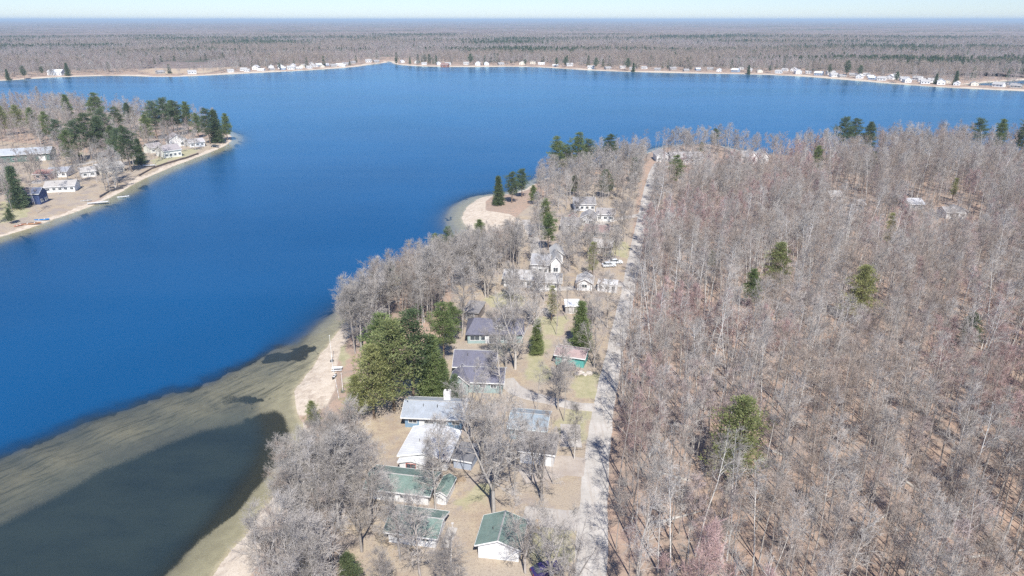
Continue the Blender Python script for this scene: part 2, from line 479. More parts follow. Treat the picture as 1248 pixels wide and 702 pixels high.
# ------------------------------------------------------------------ road, drives (draped strips)
def drape(name, center, widths, mat, lift=.05, across=8, step=1.2):
    """strip along world points, draped over the ground"""
    C = np.array(center); Wd = np.array(widths, float)
    seg = np.hypot(*(C[1:] - C[:-1]).T); s = np.concatenate([[0], np.cumsum(seg)])
    n = max(2, int(s[-1] / step)); t = np.linspace(0, s[-1], n)
    cx = np.interp(t, s, C[:, 0]); cy = np.interp(t, s, C[:, 1]); w = np.interp(t, s, Wd)
    k = 9
    if n > 3 * k:
        ker = np.ones(k) / k
        cx = np.convolve(np.pad(cx, k // 2, 'edge'), ker, 'valid'); cy = np.convolve(np.pad(cy, k // 2, 'edge'), ker, 'valid')
    tx = np.gradient(cx); ty = np.gradient(cy); L = np.hypot(tx, ty) + 1e-9
    nx, ny = -ty / L, tx / L
    wob = (fbm(t / 5, t * 0, 77, 3) - .5) * .8
    u = np.linspace(-1, 1, across)
    X = cx[:, None] + nx[:, None] * (w[:, None] / 2 + wob[:, None] * (np.abs(u[None]) > .9)) * u[None]
    Y = cy[:, None] + ny[:, None] * (w[:, None] / 2 + wob[:, None] * (np.abs(u[None]) > .9)) * u[None]
    xf, yf = X.ravel(), Y.ravel()
    D = land_d(xf, yf); Z = height_from(np.maximum(D, 0), xf, yf) + lift
    Z = Z - .12 * np.tile(np.abs(u) > .99, n)     # edges dip into the ground: a real shoulder
    idx = np.arange(n * across).reshape(n, across)
    F = np.stack([idx[:-1, :-1], idx[:-1, 1:], idx[1:, 1:], idx[1:, :-1]], -1).reshape(-1, 4)
    o = mesh_obj(name, np.stack([xf, yf, Z], -1), F[:, ::-1], mat, smooth_=True)
    return structure(o)

def gravel(c1, c2):
    m = N('pale_gravel')
    a = m.ramp(m.noise(.25, 5, .65), .35, .7); b = m.noise(3, 5, .7)
    c = m.mix(a, c1, c2); c = m.mix(m.math('MULTIPLY', m.ramp(b, .5, .75), .55), c, scl(c1, .6))
    tr_ = m.ramp(m.noise(.9, 3, .6, m.scaled(m.pos(), (2.2, .12, 1))), .45, .7)
    c = m.mix(m.math('MULTIPLY', tr_, .35), c, (.33, .27, .22))
    m.bsdf(c, .95, b, .4, .05, .1)
    return m.m
G_ROAD = gravel((.42, .395, .36), (.54, .51, .47))
G_DRIVE = gravel((.40, .37, .34), (.50, .47, .43))
road_px = [(717, 760, 6.4), (720, 702, 6.2), (722, 640, 6), (727, 560, 5.8), (735, 500, 5.6), (745, 450, 5.4), (756, 400, 5.2), (765, 360, 5.2), (772, 320, 5.2), (778, 290, 5.2),
           (784, 260, 5.0), (789, 235, 5.0), (795, 212, 5), (803, 198, 5)]
road_c = [at(a, b, 1.3) for a, b, _ in road_px]
road_c = [(road_c[0][0] - .5, -100), (road_c[0][0] - .3, 30)] + road_c
road = drape('road', road_c, [5, 5] + [w * .9 for *_, w in road_px], G_ROAD, .07)
def track(name, px, w, mat=G_DRIVE, lift=.045):
    return drape(name, [at(a, b, 1.3) for a, b in px], w, mat, lift)
track('path', [(735, 498), (700, 496), (668, 489), (642, 482), (625, 474), (618, 462)], [4, 4, 4, 4.5, 5, 4])
track('path', [(714, 636), (690, 636), (665, 633), (638, 630)], [6, 6, 6, 5.5])
track('path', [(696, 546), (695, 518)], [5, 5])
track('path', [(716, 572), (690, 568), (660, 574), (634, 580)], [7, 8, 8, 7], gravel((.36, .31, .27), (.45, .40, .35)))
track('path', [(770, 345), (740, 350), (700, 352), (650, 357)], [4, 4, 4, 4])
track('path', [(640, 268), (655, 300), (650, 320)], [4, 5, 4])
track('path', [(40, 226), (75, 205), (120, 195), (160, 190), (185, 184)], [7, 7, 6, 5, 5])
track('path', [(783, 262), (750, 268), (715, 276)], [5, 5, 6])
track('path', [(798, 206), (830, 200), (870, 200), (930, 205)], [5, 4, 4, 4])

ROADP = np.array(road_c)
def road_x(y):
    return np.interp(y, ROADP[:, 1], ROADP[:, 0])

# ------------------------------------------------------------------ geometry builders
class MB:
    def __init__(s): s.v = []; s.q = []; s.t = []
    def box(s, x0, y0, z0, x1, y1, z1):
        b = len(s.v)
        s.v += [(x0, y0, z0), (x1, y0, z0), (x1, y1, z0), (x0, y1, z0), (x0, y0, z1), (x1, y0, z1), (x1, y1, z1), (x0, y1, z1)]
        s.q += [(b, b + 3, b + 2, b + 1), (b + 4, b + 5, b + 6, b + 7), (b, b + 1, b + 5, b + 4), (b + 1, b + 2, b + 6, b + 5), (b + 2, b + 3, b + 7, b + 6), (b + 3, b, b + 4, b + 7)]
        return s
    def prism(s, pts, axis_vec):
        """extrude polygon pts (3-D, planar) along vector"""
        b = len(s.v); n = len(pts)
        a = Vector(axis_vec)
        s.v += [tuple(p) for p in pts] + [tuple(Vector(p) + a) for p in pts]
        for i in range(n):
            j = (i + 1) % n
            s.q.append((b + i, b + j, b + n + j, b + n + i))
        for i in range(1, n - 1):
            s.t.append((b, b + i + 1, b + i)); s.t.append((b + n, b + n + i, b + n + i + 1))
        return s
    def tube(s, p0, p1, r0, r1=None, n=8):
        r1 = r0 if r1 is None else r1
        p0, p1 = Vector(p0), Vector(p1); d = (p1 - p0).normalized()
        a = d.orthogonal().normalized(); c = d.cross(a); b = len(s.v)
        for p, r in ((p0, r0), (p1, r1)):
            for i in range(n):
                t = 2 * math.pi * i / n; s.v.append(tuple(p + (a * math.cos(t) + c * math.sin(t)) * r))
        for i in range(n):
            j = (i + 1) % n; s.q.append((b + i, b + j, b + n + j, b + n + i))
        for i in range(1, n - 1):
            s.t.append((b, b + i + 1, b + i)); s.t.append((b + n, b + n + i, b + n + i + 1))
        return s
    def build(s, name, mat, parent=None, smooth_=False):
        F = []
        if s.q: F.append(np.array(s.q))
        if s.t: F.append(np.array(s.t))
        return mesh_obj(name, np.array(s.v), F, mat, parent, smooth_)

FOOT = []     # footprints kept clear of trees: (cx, cy, radius)

def wall_frame(side, W, D, off=0):
    """origin, direction along wall, outward normal for the walls of a W x D box centred on x, front at y=0"""
    return {'f': ((-W / 2, 0), (1, 0), (0, -1)), 'b': ((W / 2, D), (-1, 0), (0, 1)),
            'r': ((W / 2, 0), (0, 1), (1, 0)), 'l': ((-W / 2, D), (0, -1), (-1, 0))}[side]

def opening(parent, side, W, D, u, z, w, h, kind='window', frame=None, fillm=None, ox=0, oy=0):
    (sx, sy), (dx, dy), (nx, ny) = wall_frame(side, W, D)
    sx += ox; sy += oy
    def P(a, zz, out): return (sx + dx * a + nx * out, sy + dy * a + ny * out, zz)
    def slab(a0, z0, a1, z1, o0, o1):
        mb = MB(); mb.prism([P(a0, z0, o0), P(a1, z0, o0), P(a1, z1, o0), P(a0, z1, o0)], (nx * (o1 - o0), ny * (o1 - o0), 0)); return mb
    t = .1
    fm = MB()
    for a0, z0, a1, z1 in ((u - t, z - t, u + w + t, z), (u - t, z + h, u + w + t, z + h + t), (u - t, z, u, z + h), (u + w, z, u + w + t, z + h)):
        fm.prism([P(a0, z0, .003), P(a1, z0, .003), P(a1, z1, .003), P(a0, z1, .003)], (nx * .07, ny * .07, 0))
    if kind == 'window' and w > 1.1:
        fm.prism([P(u + w / 2 - .03, z, .003), P(u + w / 2 + .03, z, .003), P(u + w / 2 + .03, z + h, .003), P(u + w / 2 - .03, z + h, .003)], (nx * .055, ny * .055, 0))
    if kind == 'window':
        f = fm.build('window', frame, parent)
        slab(u, z, u + w, z + h, .003, .03).build('pane', glass_mat(), f)
    else:
        d = slab(u, z, u + w, z + h, .003, .045).build('door' if kind == 'door' else 'garage_door', fillm, parent)
        fm.build('frame', frame, d)
        if kind == 'door':
            k = MB(); c = P(u + w * .85, z + 1.0, .07); k.tube((c[0] - .03, c[1], c[2]), (c[0] + .03, c[1], c[2]), .035).build('handle', paint((.3, .28, .25)), d)

def shell(parent, W, D, h, rise, ridge, wallm, roofm, trim, over=.45, ox=0, oy=0, base=-.6, hip=0, name='wall', rz0=0):
    """walls with gables + pitched roof slabs + fascia; ridge along 'x' or 'y' or 'shed'"""
    x0, x1, y0, y1 = -W / 2 + ox, W / 2 + ox, oy, D + oy
    mb = MB()
    if ridge == 'x' and not hip:
        mb.prism([(x0, y0, base), (x0, y1, base), (x0, y1, h), (x0, (y0 + y1) / 2, h + rise), (x0, y0, h)][::-1], (W, 0, 0))
    elif ridge == 'y' and not hip:
        mb.prism([(x0, y0, base), (x1, y0, base), (x1, y0, h), ((x0 + x1) / 2, y0, h + rise), (x0, y0, h)], (0, D, 0))
    elif ridge == 'shed':
        mb.prism([(x0, y0, base), (x0, y1, base), (x0, y1, h + rise), (x0, y0, h)][::-1], (W, 0, 0))
    else:
        mb.box(x0, y0, base, x1, y1, h)
    mb.build(name, wallm, parent)
    t = .16; e = .012
    rb = MB(); fb = MB()
    if hip:
        hx = min(W, D) / 2
        zt = h + rise; q = rise / (min(W, D) / 2); o = over
        A = [(x0 - o, y0 - o), (x1 + o, y0 - o), (x1 + o, y1 + o), (x0 - o, y1 + o)]
        ze = h - q * o + e
        if ridge == 'x': r0, r1 = (x0 + hx * hip, (y0 + y1) / 2), (x1 - hx * hip, (y0 + y1) / 2)
        else: r0, r1 = ((x0 + x1) / 2, y0 + hx * hip), ((x0 + x1) / 2, y1 - hx * hip)
        b = 0
        rb.v = [(*p, ze) for p in A] + [(*r0, zt + e), (*r1, zt + e)] + [(*p, ze - t) for p in A]
        if ridge == 'x':
            rb.q = [(0, 1, 5, 4), (2, 3, 4, 5)]; rb.t = [(1, 2, 5), (3, 0, 4)]
        else:
            rb.q = [(1, 2, 5, 4), (3, 0, 4, 5)]; rb.t = [(0, 1, 4), (2, 3, 5)]
        rb.q += [(6, 7, 1, 0), (7, 8, 2, 1), (8, 9, 3, 2), (9, 6, 0, 3), (9, 8, 7, 6)]
    elif ridge == 'shed':
        s = rise / D
        rb.prism([(x0 - over, y0 - over, h - s * over + e), (x0 - over, y1 + over, h + rise + s * over + e), (x0 - over, y1 + over, h + rise + s * over + e + t), (x0 - over, y0 - over, h - s * over + e + t)][::-1], (W + 2 * over, 0, 0))
        fb.box(x0 - over - .03, y0 - over - .05, h - s * over - .08, x1 + over + .03, y0 - over - .004, h - s * over + t + .05)
    else:
        half = (D if ridge == 'x' else W) / 2; s = rise / half
        for sg in (-1, 1):
            if ridge == 'x':
                yc = (y0 + y1) / 2; ye = yc + sg * (half + over); ze = h - s * over + e
                pts = [(x0 - over, ye, ze), (x0 - over, yc, h + rise + e), (x0 - over, yc, h + rise + e + t), (x0 - over, ye, ze + t)]
                rb.prism(pts if sg > 0 else pts[::-1], (W + 2 * over, 0, 0))
                ya, yb = sorted((ye + sg * .05, ye + sg * .004))
                fb.box(x0 - over, ya, ze - .06, x1 + over, yb, ze + t + .03)
                for xx in (x0 - over - .05, x1 + over + .004):
                    fb.prism([(xx, ye, ze - .05), (xx, yc, h + rise - .05), (xx, yc, h + rise + t + .03), (xx, ye, ze + t + .03)], (.046, 0, 0))
            else:
                xc = (x0 + x1) / 2; xe = xc + sg * (half + over); ze = h - s * over + e
                pts = [(xe, y0 - over, ze), (xc, y0 - over, h + rise + e), (xc, y0 - over, h + rise + e + t), (xe, y0 - over, ze + t)]
                rb.prism(pts[::-1] if sg > 0 else pts, (0, D + 2 * over, 0))
                xa, xb = sorted((xe + sg * .05, xe + sg * .004))
                fb.box(xa, y0 - over, ze - .06, xb, y1 + over, ze + t + .03)
                for yy in (y0 - over - .05, y1 + over + .004):
                    fb.prism([(xe, yy, ze - .05), (xc, yy, h + rise - .05), (xc, yy, h + rise + t + .03), (xe, yy, ze + t + .03)], (0, .046, 0))
    r = rb.build('roof', roofm, parent)
    if not hip and ridge != 'shed' and W > 5:
        cb = MB(); zt = h + rise + t + e
        if ridge == 'x': cb.prism([(x0 - over, (y0 + y1) / 2 - .14, zt - .05), (x0 - over, (y0 + y1) / 2, zt + .045), (x0 - over, (y0 + y1) / 2 + .14, zt - .05)][::-1], (W + 2 * over, 0, 0))
        else: cb.prism([((x0 + x1) / 2 - .14, y0 - over, zt - .05), ((x0 + x1) / 2 + .14, y0 - over, zt - .05), ((x0 + x1) / 2, y0 - over, zt + .045)], (0, D + 2 * over, 0))
        cb.build('ridge_cap', paint((.36, .36, .35)), r)
        vx, vy = (x0 + W * .3, y0 + D * .3) if ridge == 'x' else (x0 + W * .3, y0 + D * .4)
        MB().tube((vx, vy, h + .2), (vx, vy, h + rise * .62 + .75), .07).build('vent_pipe', DARK, r)
    if fb.v: fb.build('fascia', trim, r)
    return r

def place(pl, pr, label, cat='house', name='house', group=None, z=1.3, dpth=8):
    """an Empty at the middle of the front wall seen between two base pixels; returns it and the width"""
    a = Vector(at(pl[0], pl[1], z)); b = Vector(at(pr[0], pr[1], z))
    c = (a + b) / 2; W = (b - a).length; rz = math.atan2(b.y - a.y, b.x - a.x)
    e = empty(name, (c.x, c.y, H(c.x, c.y)), rz, label, cat, group)
    n = Vector((-math.sin(rz), math.cos(rz)))
    cc = c + n * dpth / 2
    FOOT.append((cc.x, cc.y, math.cos(rz), math.sin(rz), W / 2 + 1.2, dpth / 2 + 1.2))
    return e, W

WHITE = paint((.80, .80, .78)); WSID = siding((.80, .80, .79)); GREEN = shingles((.155, .215, .19), .2)
TRIM = paint((.82, .82, .80)); DARK = paint((.10, .10, .10))

# garage, lower right
e, W = place((583, 681), (632, 687), 'white garage with a green roof beside the gravel road', 'garage', 'garage', dpth=6)
shell(e, W, 6, 2.6, 1.2, 'y', WSID, GREEN, TRIM, .45)
opening(e, 'r', W, 6, 1.0, 0.05, .9, 2.0, 'door', TRIM, WHITE)
opening(e, 'r', W, 6, 3.8, 1.1, 1.0, .9, 'window', TRIM)
# lower green cottage
e, W = place((474, 661), (531, 669), 'small white cottage with a green roof, lower of the two left of the garage', 'cottage', 'cottage', dpth=5.4)
shell(e, W, 5.4, 2.4, 1.0, 'x', WSID, GREEN, TRIM, .6)
opening(e, 'f', W, 5.4, 1.0, 1.1, 1.2, .8, 'window', TRIM); opening(e, 'f', W, 5.4, 5.4, 1.1, 1.2, .8, 'window', TRIM)
opening(e, 'f', W, 5.4, 3.4, .05, .9, 2, 'door', TRIM, paint((.6, .6, .58)))
pb = MB().box(W / 2 + .62, .4, -.5, W / 2 + 2.2, 5.0, .12); pb.build('patio', paint((.5, .47, .43)), e)
# upper green cottage
e, W = place((449, 608), (522, 617), 'long white cottage with green roof and a row of lakeside windows', 'cottage', 'cottage', dpth=5.6)
shell(e, W, 5.6, 2.4, 1.0, 'x', WSID, GREEN, TRIM, .6)
for u in (.5, 2.1, 3.7, 5.8, 8.0): opening(e, 'f', W, 5.6, u, .9, 1.15, 1.0, 'window', TRIM)
# green shed right of it
e, W = place((532, 615), (544, 617), 'narrow green-roofed white shed at the right end of the long cottage', 'shed', 'shed', dpth=4.6)
shell(e, W, 4.6, 2.1, .5, 'y', WSID, GREEN, TRIM, .3)
opening(e, 'f', W, 4.6, .45, .05, .8, 1.8, 'door', TRIM, paint((.7, .7, .68)))
# white metal roof house
e, W = place((489, 569), (545, 575), 'house with pale metal roof below the long blue house', 'house', 'house', dpth=9)
pm = seam_metal((.72, .73, .74), 1, .6)
shell(e, W, 9, 2.5, 1.0, 'y', WSID, pm, TRIM, .5)
shell(e, 4.6, 1.8, 2.1, .6, 'y', WSID, pm, TRIM, .3, -W / 2 + 2.6, -1.6)
for u in (5.4, 7.0): opening(e, 'f', W, 9, u, 1.0, 1.0, 1.0, 'window', TRIM)
opening(e, 'r', W, 9, 1.4, .9, 1.3, 1.1, 'window', TRIM); opening(e, 'r', W, 9, 6.0, .9, 1.3, 1.1, 'window', TRIM)
opening(e, 'f', 4.6, 1.8, 1.3, .8, 1.7, 1.1, 'window', paint((.5, .16, .12)), None, -W / 2 + 2.6, -1.6)
# blue-gray low shed beside (at 553..572, 562..572)
e, W = place((553, 571), (574, 575), 'small dark-roofed shed with a pale blue wall right of the metal-roofed house', 'shed', 'shed', dpth=4.5)
shell(e, W, 4.5, 1.9, .5, 'shed', siding((.42, .47, .55)), shingles((.16, .16, .17)), TRIM, .3)
# long blue house
e, W = place((494, 521), (563, 524), 'long low blue house with grey roof and white chimney', 'house', 'house', dpth=7)
shell(e, W, 7, 2.7, 1.4, 'x', siding((.22, .34, .46)), shingles((.31, .34, .38), .12), TRIM, .7, hip=0)
for u, w in ((.8, 1.6), (4.0, 1.8), (6.6, 1.8), (9.6, 1.4)): opening(e, 'f', W, 7, u, 1.1, w, 1.0, 'window', TRIM)
opening(e, 'f', W, 7, 3.0, .05, .85, 2, 'door', TRIM, WHITE)
ch = MB().box(W * .12, 4.8, 2.8, W * .12 + 1.4, 6.0, 5.6).build('chimney', paint((.78, .76, .74)), e)
MB().tube((W * .12 + .7, 5.4, 5.6), (W * .12 + .7, 5.4, 6.0), .2).build('flue', DARK, ch)
MB().tube((W * .05, 2.0, 3.2), (W * .05, 2.0, 4.3), .09).build('vent_pipe', DARK, e)
# purple upper house
PUR = shingles((.135, .135, .175), .25); TEAL = siding((.33, .43, .42))
e, W = place((570, 419), (637, 419), 'pale green house with dark purple roof and small white dormer', 'house', 'house', dpth=9)
shell(e, W, 9, 2.9, 2.2, 'x', TEAL, PUR, TRIM, .5, hip=.35)
for u, w in ((.7, 2.3), (3.4, 1.0), (10.6, 1.2)): opening(e, 'f', W, 9, u, .9, w, 1.2, 'window', TRIM)
opening(e, 'f', W, 9, 5.6, .1, 1.9, 2.1, 'window', TRIM); opening(e, 'f', W, 9, 8.3, .9, 1.7, 1.3, 'window', TRIM)
opening(e, 'f', W, 9, 4.6, .1, .9, 2.05, 'door', TRIM, WHITE)
shell(e, 1.9, 2.4, 4.3, .5, 'y', WSID, PUR, TRIM, .2, 1.4, 1.0, 2.9, 0, 'dormer')
opening(e, 'f', 1.9, 2.6, .35, 3.5, 1.2, .65, 'window', TRIM, None, 1.4, 1.0)
# purple lower house: two wings
e, W = place((562, 478), (612, 480), 'big dark purple roofed house with a white-trimmed gable above the blue house', 'house', 'house', dpth=13)
shell(e, W, 6.5, 2.9, 1.7, 'x', TEAL, PUR, TRIM, .5, 0, 0)
shell(e, W, 6.5, 3.1, 2.3, 'x', TEAL, PUR, TRIM, .5, -2.4, 6.6)
shell(e, 3.8, 5, 3.0, 1.7, 'y', TEAL, PUR, TRIM, .4, -W / 2 - .2, -1.2, name='wing')
opening(e, 'f', 3.8, 5, 1.15, 1.1, 1.5, 1.7, 'window', TRIM, None, -W / 2 - .2, -1.2)
for u in (4.2, 6.6): opening(e, 'f', W, 6.5, u, 1.4, 1.2, .8, 'window', TRIM)
opening(e, 'r', W, 6.5, 2.5, 1.2, 1.2, 1.3, 'window', TRIM, None, -2.4, 6.6)
opening(e, 'l', W, 6.5, 3, 1.0, 1.6, 1.6, 'window', TRIM, None, -2.4, 6.6)
# teal shed
e, W = place((677, 445), (711, 450), 'turquoise outbuilding with white eave beside the gravel road', 'shed', 'shed', dpth=5)
shell(e, W, 5, 2.6, .8, 'x', siding((.12, .42, .38), .25), shingles((.36, .27, .26), .15), paint((.85, .87, .86)), .4)
opening(e, 'f', W, 5, 1.6, .05, 1.0, 2.0, 'door', TRIM, WHITE)
# small white roof shed
e, W = place((689, 384), (706, 384), 'small shed with a bright white roof among the yard trees', 'shed', 'shed', dpth=3.5)
shell(e, W, 3.5, 2.2, .5, 'shed', siding((.42, .40, .38)), paint((.8, .82, .83)), TRIM, .2)
opening(e, 'f', W, 3.5, 1.2, .05, .9, 1.8, 'door', TRIM, paint((.5, .48, .46)))
# gray shed with low roof
e, W = place((565, 390), (583, 392), 'dark grey shed with low roof above the dormered house', 'shed', 'shed', dpth=6)
shell(e, W, 6, 2.3, .7, 'shed', siding((.25, .22, .20)), shingles((.22, .21, .21)), paint((.3, .28, .26)), .3)
opening(e, 'f', W, 3.5, .8, .05, 2.2, 1.9, 'garage', TRIM, paint((.3, .28, .26)))
# mid right: blue house + white garage
e, W = place((622, 536), (664, 540), 'low blue house with blue-grey roof behind the white carport wall', 'house', 'house', dpth=6.5)
shell(e, W, 6.5, 2.8, 1.2, 'x', siding((.14, .27, .34)), shingles((.24, .29, .33), .12), paint((.75, .85, .88)), .5)
for u in (1, 3.4, 5.8): opening(e, 'f', W, 6.5, u, 1.1, 1.1, 1.0, 'window', TRIM)
e, W = place((634, 566), (674, 571), 'white garage with a flat dark roof under the tall yard trees', 'garage', 'garage', dpth=5.5)
shell(e, W, 5.5, 2.6, .5, 'shed', WSID, shingles((.20, .185, .175)), TRIM, .35)
opening(e, 'f', W, 5.5, .6, .05, 2.4, 2.0, 'garage', TRIM, paint((.83, .83, .82)))
opening(e, 'f', W, 5.5, 3.7, .05, .9, 2.0, 'door', TRIM, paint((.4, .38, .36)))
# long white house mid
GRAYR = shingles((.27, .26, .255), .15)
def simple(pl, pr, dp, h, rise, ridge, wallc, roofc, label, cat='house', wins=2, hip=0, group=None, over=.45, winh=1.0):
    e, W = place(pl, pr, label, cat, cat, dpth=dp, group=group)
    shell(e, W, dp, h, rise, ridge, siding(wallc), shingles(roofc, .15) if not isinstance(roofc, bpy.types.Material) else roofc, TRIM, over, hip=hip)
    for i in range(wins):
        w = min(1.4, W / (wins * 2)); u = W * (i + .5) / wins - w / 2
        opening(e, 'f', W, dp, u, 1.0, w, winh, 'window', TRIM)
    return e, W
simple((614, 352), (649, 354), 8, 2.8, 1.4, 'x', (.8, .8, .79), (.42, .41, .40), 'long white house with pale roof, left of the matching white pair', wins=4)
simple((654, 356), (683, 357), 7, 2.8, 1.5, 'x', (.8, .8, .79), (.35, .34, .33), 'white house right of the long white house behind bare trees', wins=3)
simple((703, 355), (721, 356), 6, 2.6, 1.2, 'y', (.82, .82, .81), (.45, .44, .43), 'small white gabled house next to the white trailer', wins=1)
e, W = simple((728, 356), (751, 358), 4, 2.5, .3, 'x', (.8, .8, .8), (.6, .6, .6), 'white trailer home beside the gravel road', 'trailer', wins=3, over=.12)
simple((648, 336), (668, 337), 8, 3.6, 2.0, 'x', (.78, .78, .77), (.30, .30, .31), 'grey-roofed white house above the long white house', wins=3)
simple((671, 336), (683, 336), 7, 4.4, 1.8, 'y', (.82, .82, .81), (.33, .33, .33), 'tall narrow white gabled house above the long white house', wins=1, winh=1.4)
# upper cluster
simple((684, 283), (704, 284), 9, 2.8, 1.7, 'x', (.42, .40, .38), (.24, .23, .235), 'grey house beside the small red playhouse', wins=2)
simple((700, 258), (725, 258), 10, 3.0, 1.8, 'x', (.80, .80, .79), (.26, .25, .25), 'white house with grey roof at the top of the cottage cluster', wins=4)
simple((707, 275), (724, 276), 8, 3.0, 1.6, 'y', (.83, .83, .82), (.30, .29, .29), 'white house with two pale gables left of the brown-roofed house', wins=2)
simple((727, 270), (748, 271), 8, 3.0, 1.4, 'x', (.80, .80, .78), (.31, .29, .28), 'white house close to the road in the cottage cluster', wins=3)
simple((712, 291), (740, 293), 9, 2.7, 1.6, 'x', (.5, .45, .42), (.27, .19, .18), 'low house with reddish brown roof in the cottage cluster', wins=3)
simple((720, 309), (744, 311), 8, 2.6, 1.4, 'x', (.5, .48, .45), (.38, .36, .34), 'low house with a broad pale grey roof below the brown roof', wins=2)
simple((672, 320), (686, 320), 7, 2.8, 1.5, 'y', (.80, .80, .79), (.40, .40, .40), 'small white gabled cottage among bare trees below the cluster', 'cottage', wins=1)
e, W = place((694, 273), (703, 273), 'small red playhouse beside the grey house', 'playhouse', 'playhouse', dpth=3)
shell(e, W, 3, 2.3, 1.2, 'y', siding((.42, .06, .06)), shingles((.3, .12, .11)), TRIM, .3)
opening(e, 'f', W, 3, W / 2 - .5, .1, 1.0, 1.8, 'door', TRIM, WHITE)
# top end by the water
simple((800, 197), (815, 197), 11, 3.6, 2.2, 'y', (.80, .80, .79), (.34, .32, .31), 'white gable-fronted house where the road meets the lake', wins=2)
simple((818, 199), (856, 199), 12, 3.2, 2.2, 'x', (.76, .75, .73), (.36, .34, .33), 'wide pale house left of the low dark shrub by the lake', wins=5)
simple((893, 198), (911, 198), 9, 3.4, 2.4, 'x', (.45, .42, .40), (.30, .28, .27), 'grey-brown lakeside house left of the twin white gables', wins=3)
simple((911, 200), (923, 200), 9, 4.0, 3.0, 'y', (.82, .82, .81), (.42, .41, .40), 'left of two white-gabled houses by the far lakeside', wins=1, winh=1.6)
simple((925, 200), (936, 200), 9, 4.0, 3.0, 'y', (.82, .82, .80), (.42, .41, .40), 'right of two white-gabled houses by the far lakeside', wins=1, winh=1.6)
simple((1152, 268), (1164, 268), 7, 2.8, 1.4, 'x', (.8, .8, .79), (.32, .30, .29), 'left one of two small white cabins deep in the woods', 'cabin', wins=1)
simple((1167, 268), (1177, 268), 7, 2.8, 1.4, 'y', (.8, .8, .79), (.32, .30, .29), 'right one of two small white cabins deep in the woods', 'cabin', wins=1)
simple((1108, 257), (1125, 257), 9, 2.8, 1.5, 'x', (.5, .48, .47), (.45, .45, .47), 'pale grey-roofed cabin in the woods, apart from the white pair', 'cabin', wins=2)
simple((1043, 256), (1053, 256), 7, 2.6, 1.4, 'x', (.7, .7, .69), (.36, .34, .33), 'tiny pale shed in the middle of the woods', 'shed', wins=1)
simple((1012, 246), (1026, 246), 8, 2.7, 1.5, 'x', (.6, .59, .57), (.40, .39, .38), 'grey cabin in the middle woods uphill of the tiny pale shed', 'cabin', wins=2)
simple((1215, 207), (1240, 207), 10, 3.0, 2, 'x', (.75, .75, .73), (.38, .36, .35), 'pale lakeside house behind trees at the right edge', wins=3)

# left peninsula
e, W = place((-8, 200), (62, 196), 'very long low building with grey roof and dark green wall', 'building', 'building', dpth=16)
shell(e, W, 16, 4.2, 2.4, 'x', siding((.10, .17, .15), .4), seam_metal((.50, .53, .56), 0, .8), TRIM, .6)
for i in range(7): opening(e, 'f', W, 16, 3 + i * 6.6, 1.2, 2.2, 1.1, 'window', TRIM)
opening(e, 'f', W, 16, W - 5.5, .05, 3, 2.6, 'garage', TRIM, WHITE)
simple((42, 219), (62, 219), 9, 2.8, 1.4, 'x', (.7, .55, .48), (.30, .17, .15), 'low cottage with a dull red roof on the left peninsula', 'cottage', wins=2)
simple((58, 217), (82, 216), 12, 2.8, 1.5, 'x', (.8, .79, .78), (.30, .31, .34), 'white cottage with broad slate-grey roof on the left peninsula', 'cottage', wins=3)
e, W = simple((50, 250), (60, 246), 14, 5.0, 2.0, 'y', (.06, .09, .20), (.10, .12, .18), 'deep blue gabled house by the beach behind the pointed spruce', wins=2, winh=1.2)
simple((56, 236), (92, 234), 9, 2.8, 1.8, 'x', (.82, .82, .81), (.38, .36, .34), 'white lakeside house with brown-grey roof right of the blue house', wins=5)
simple((100, 217), (118, 215), 9, 3.0, 1.6, 'x', (.78, .77, .75), (.42, .40, .38), 'pale house behind bare trees, left of the tan-walled house', wins=2)
simple((122, 213), (152, 209), 10, 3.0, 1.8, 'x', (.72, .66, .56), (.42, .40, .38), 'tan-walled house behind bare trees on the left peninsula', wins=4)
LG = (.33, .30, .30)
simple((184, 187), (199, 185), 10, 3.2, 2.0, 'x', (.74, .74, .66), LG, 'left wing house of the cream house by the point', wins=2)
e, W = simple((201, 193), (222, 190), 11, 4.2, 2.6, 'x', (.80, .80, .74), LG, 'large cream house with grey roof near the tip of the left peninsula', wins=4, winh=1.3)
simple((207, 180), (228, 178), 10, 4.8, 3.0, 'y', (.82, .82, .80), LG, 'tall white gabled house behind the large cream house', wins=2, winh=1.5)
simple((232, 180), (250, 178), 8, 3.0, 1.8, 'x', (.78, .78, .76), (.4, .38, .38), 'white house with picket porch nearest the peninsula tip', wins=3)
simple((58, 92), (75, 92), 12, 5, 3, 'x', (.8, .8, .79), (.62, .64, .66), 'white two-storey house between dark evergreens on the far left shore', wins=4, winh=1.6)

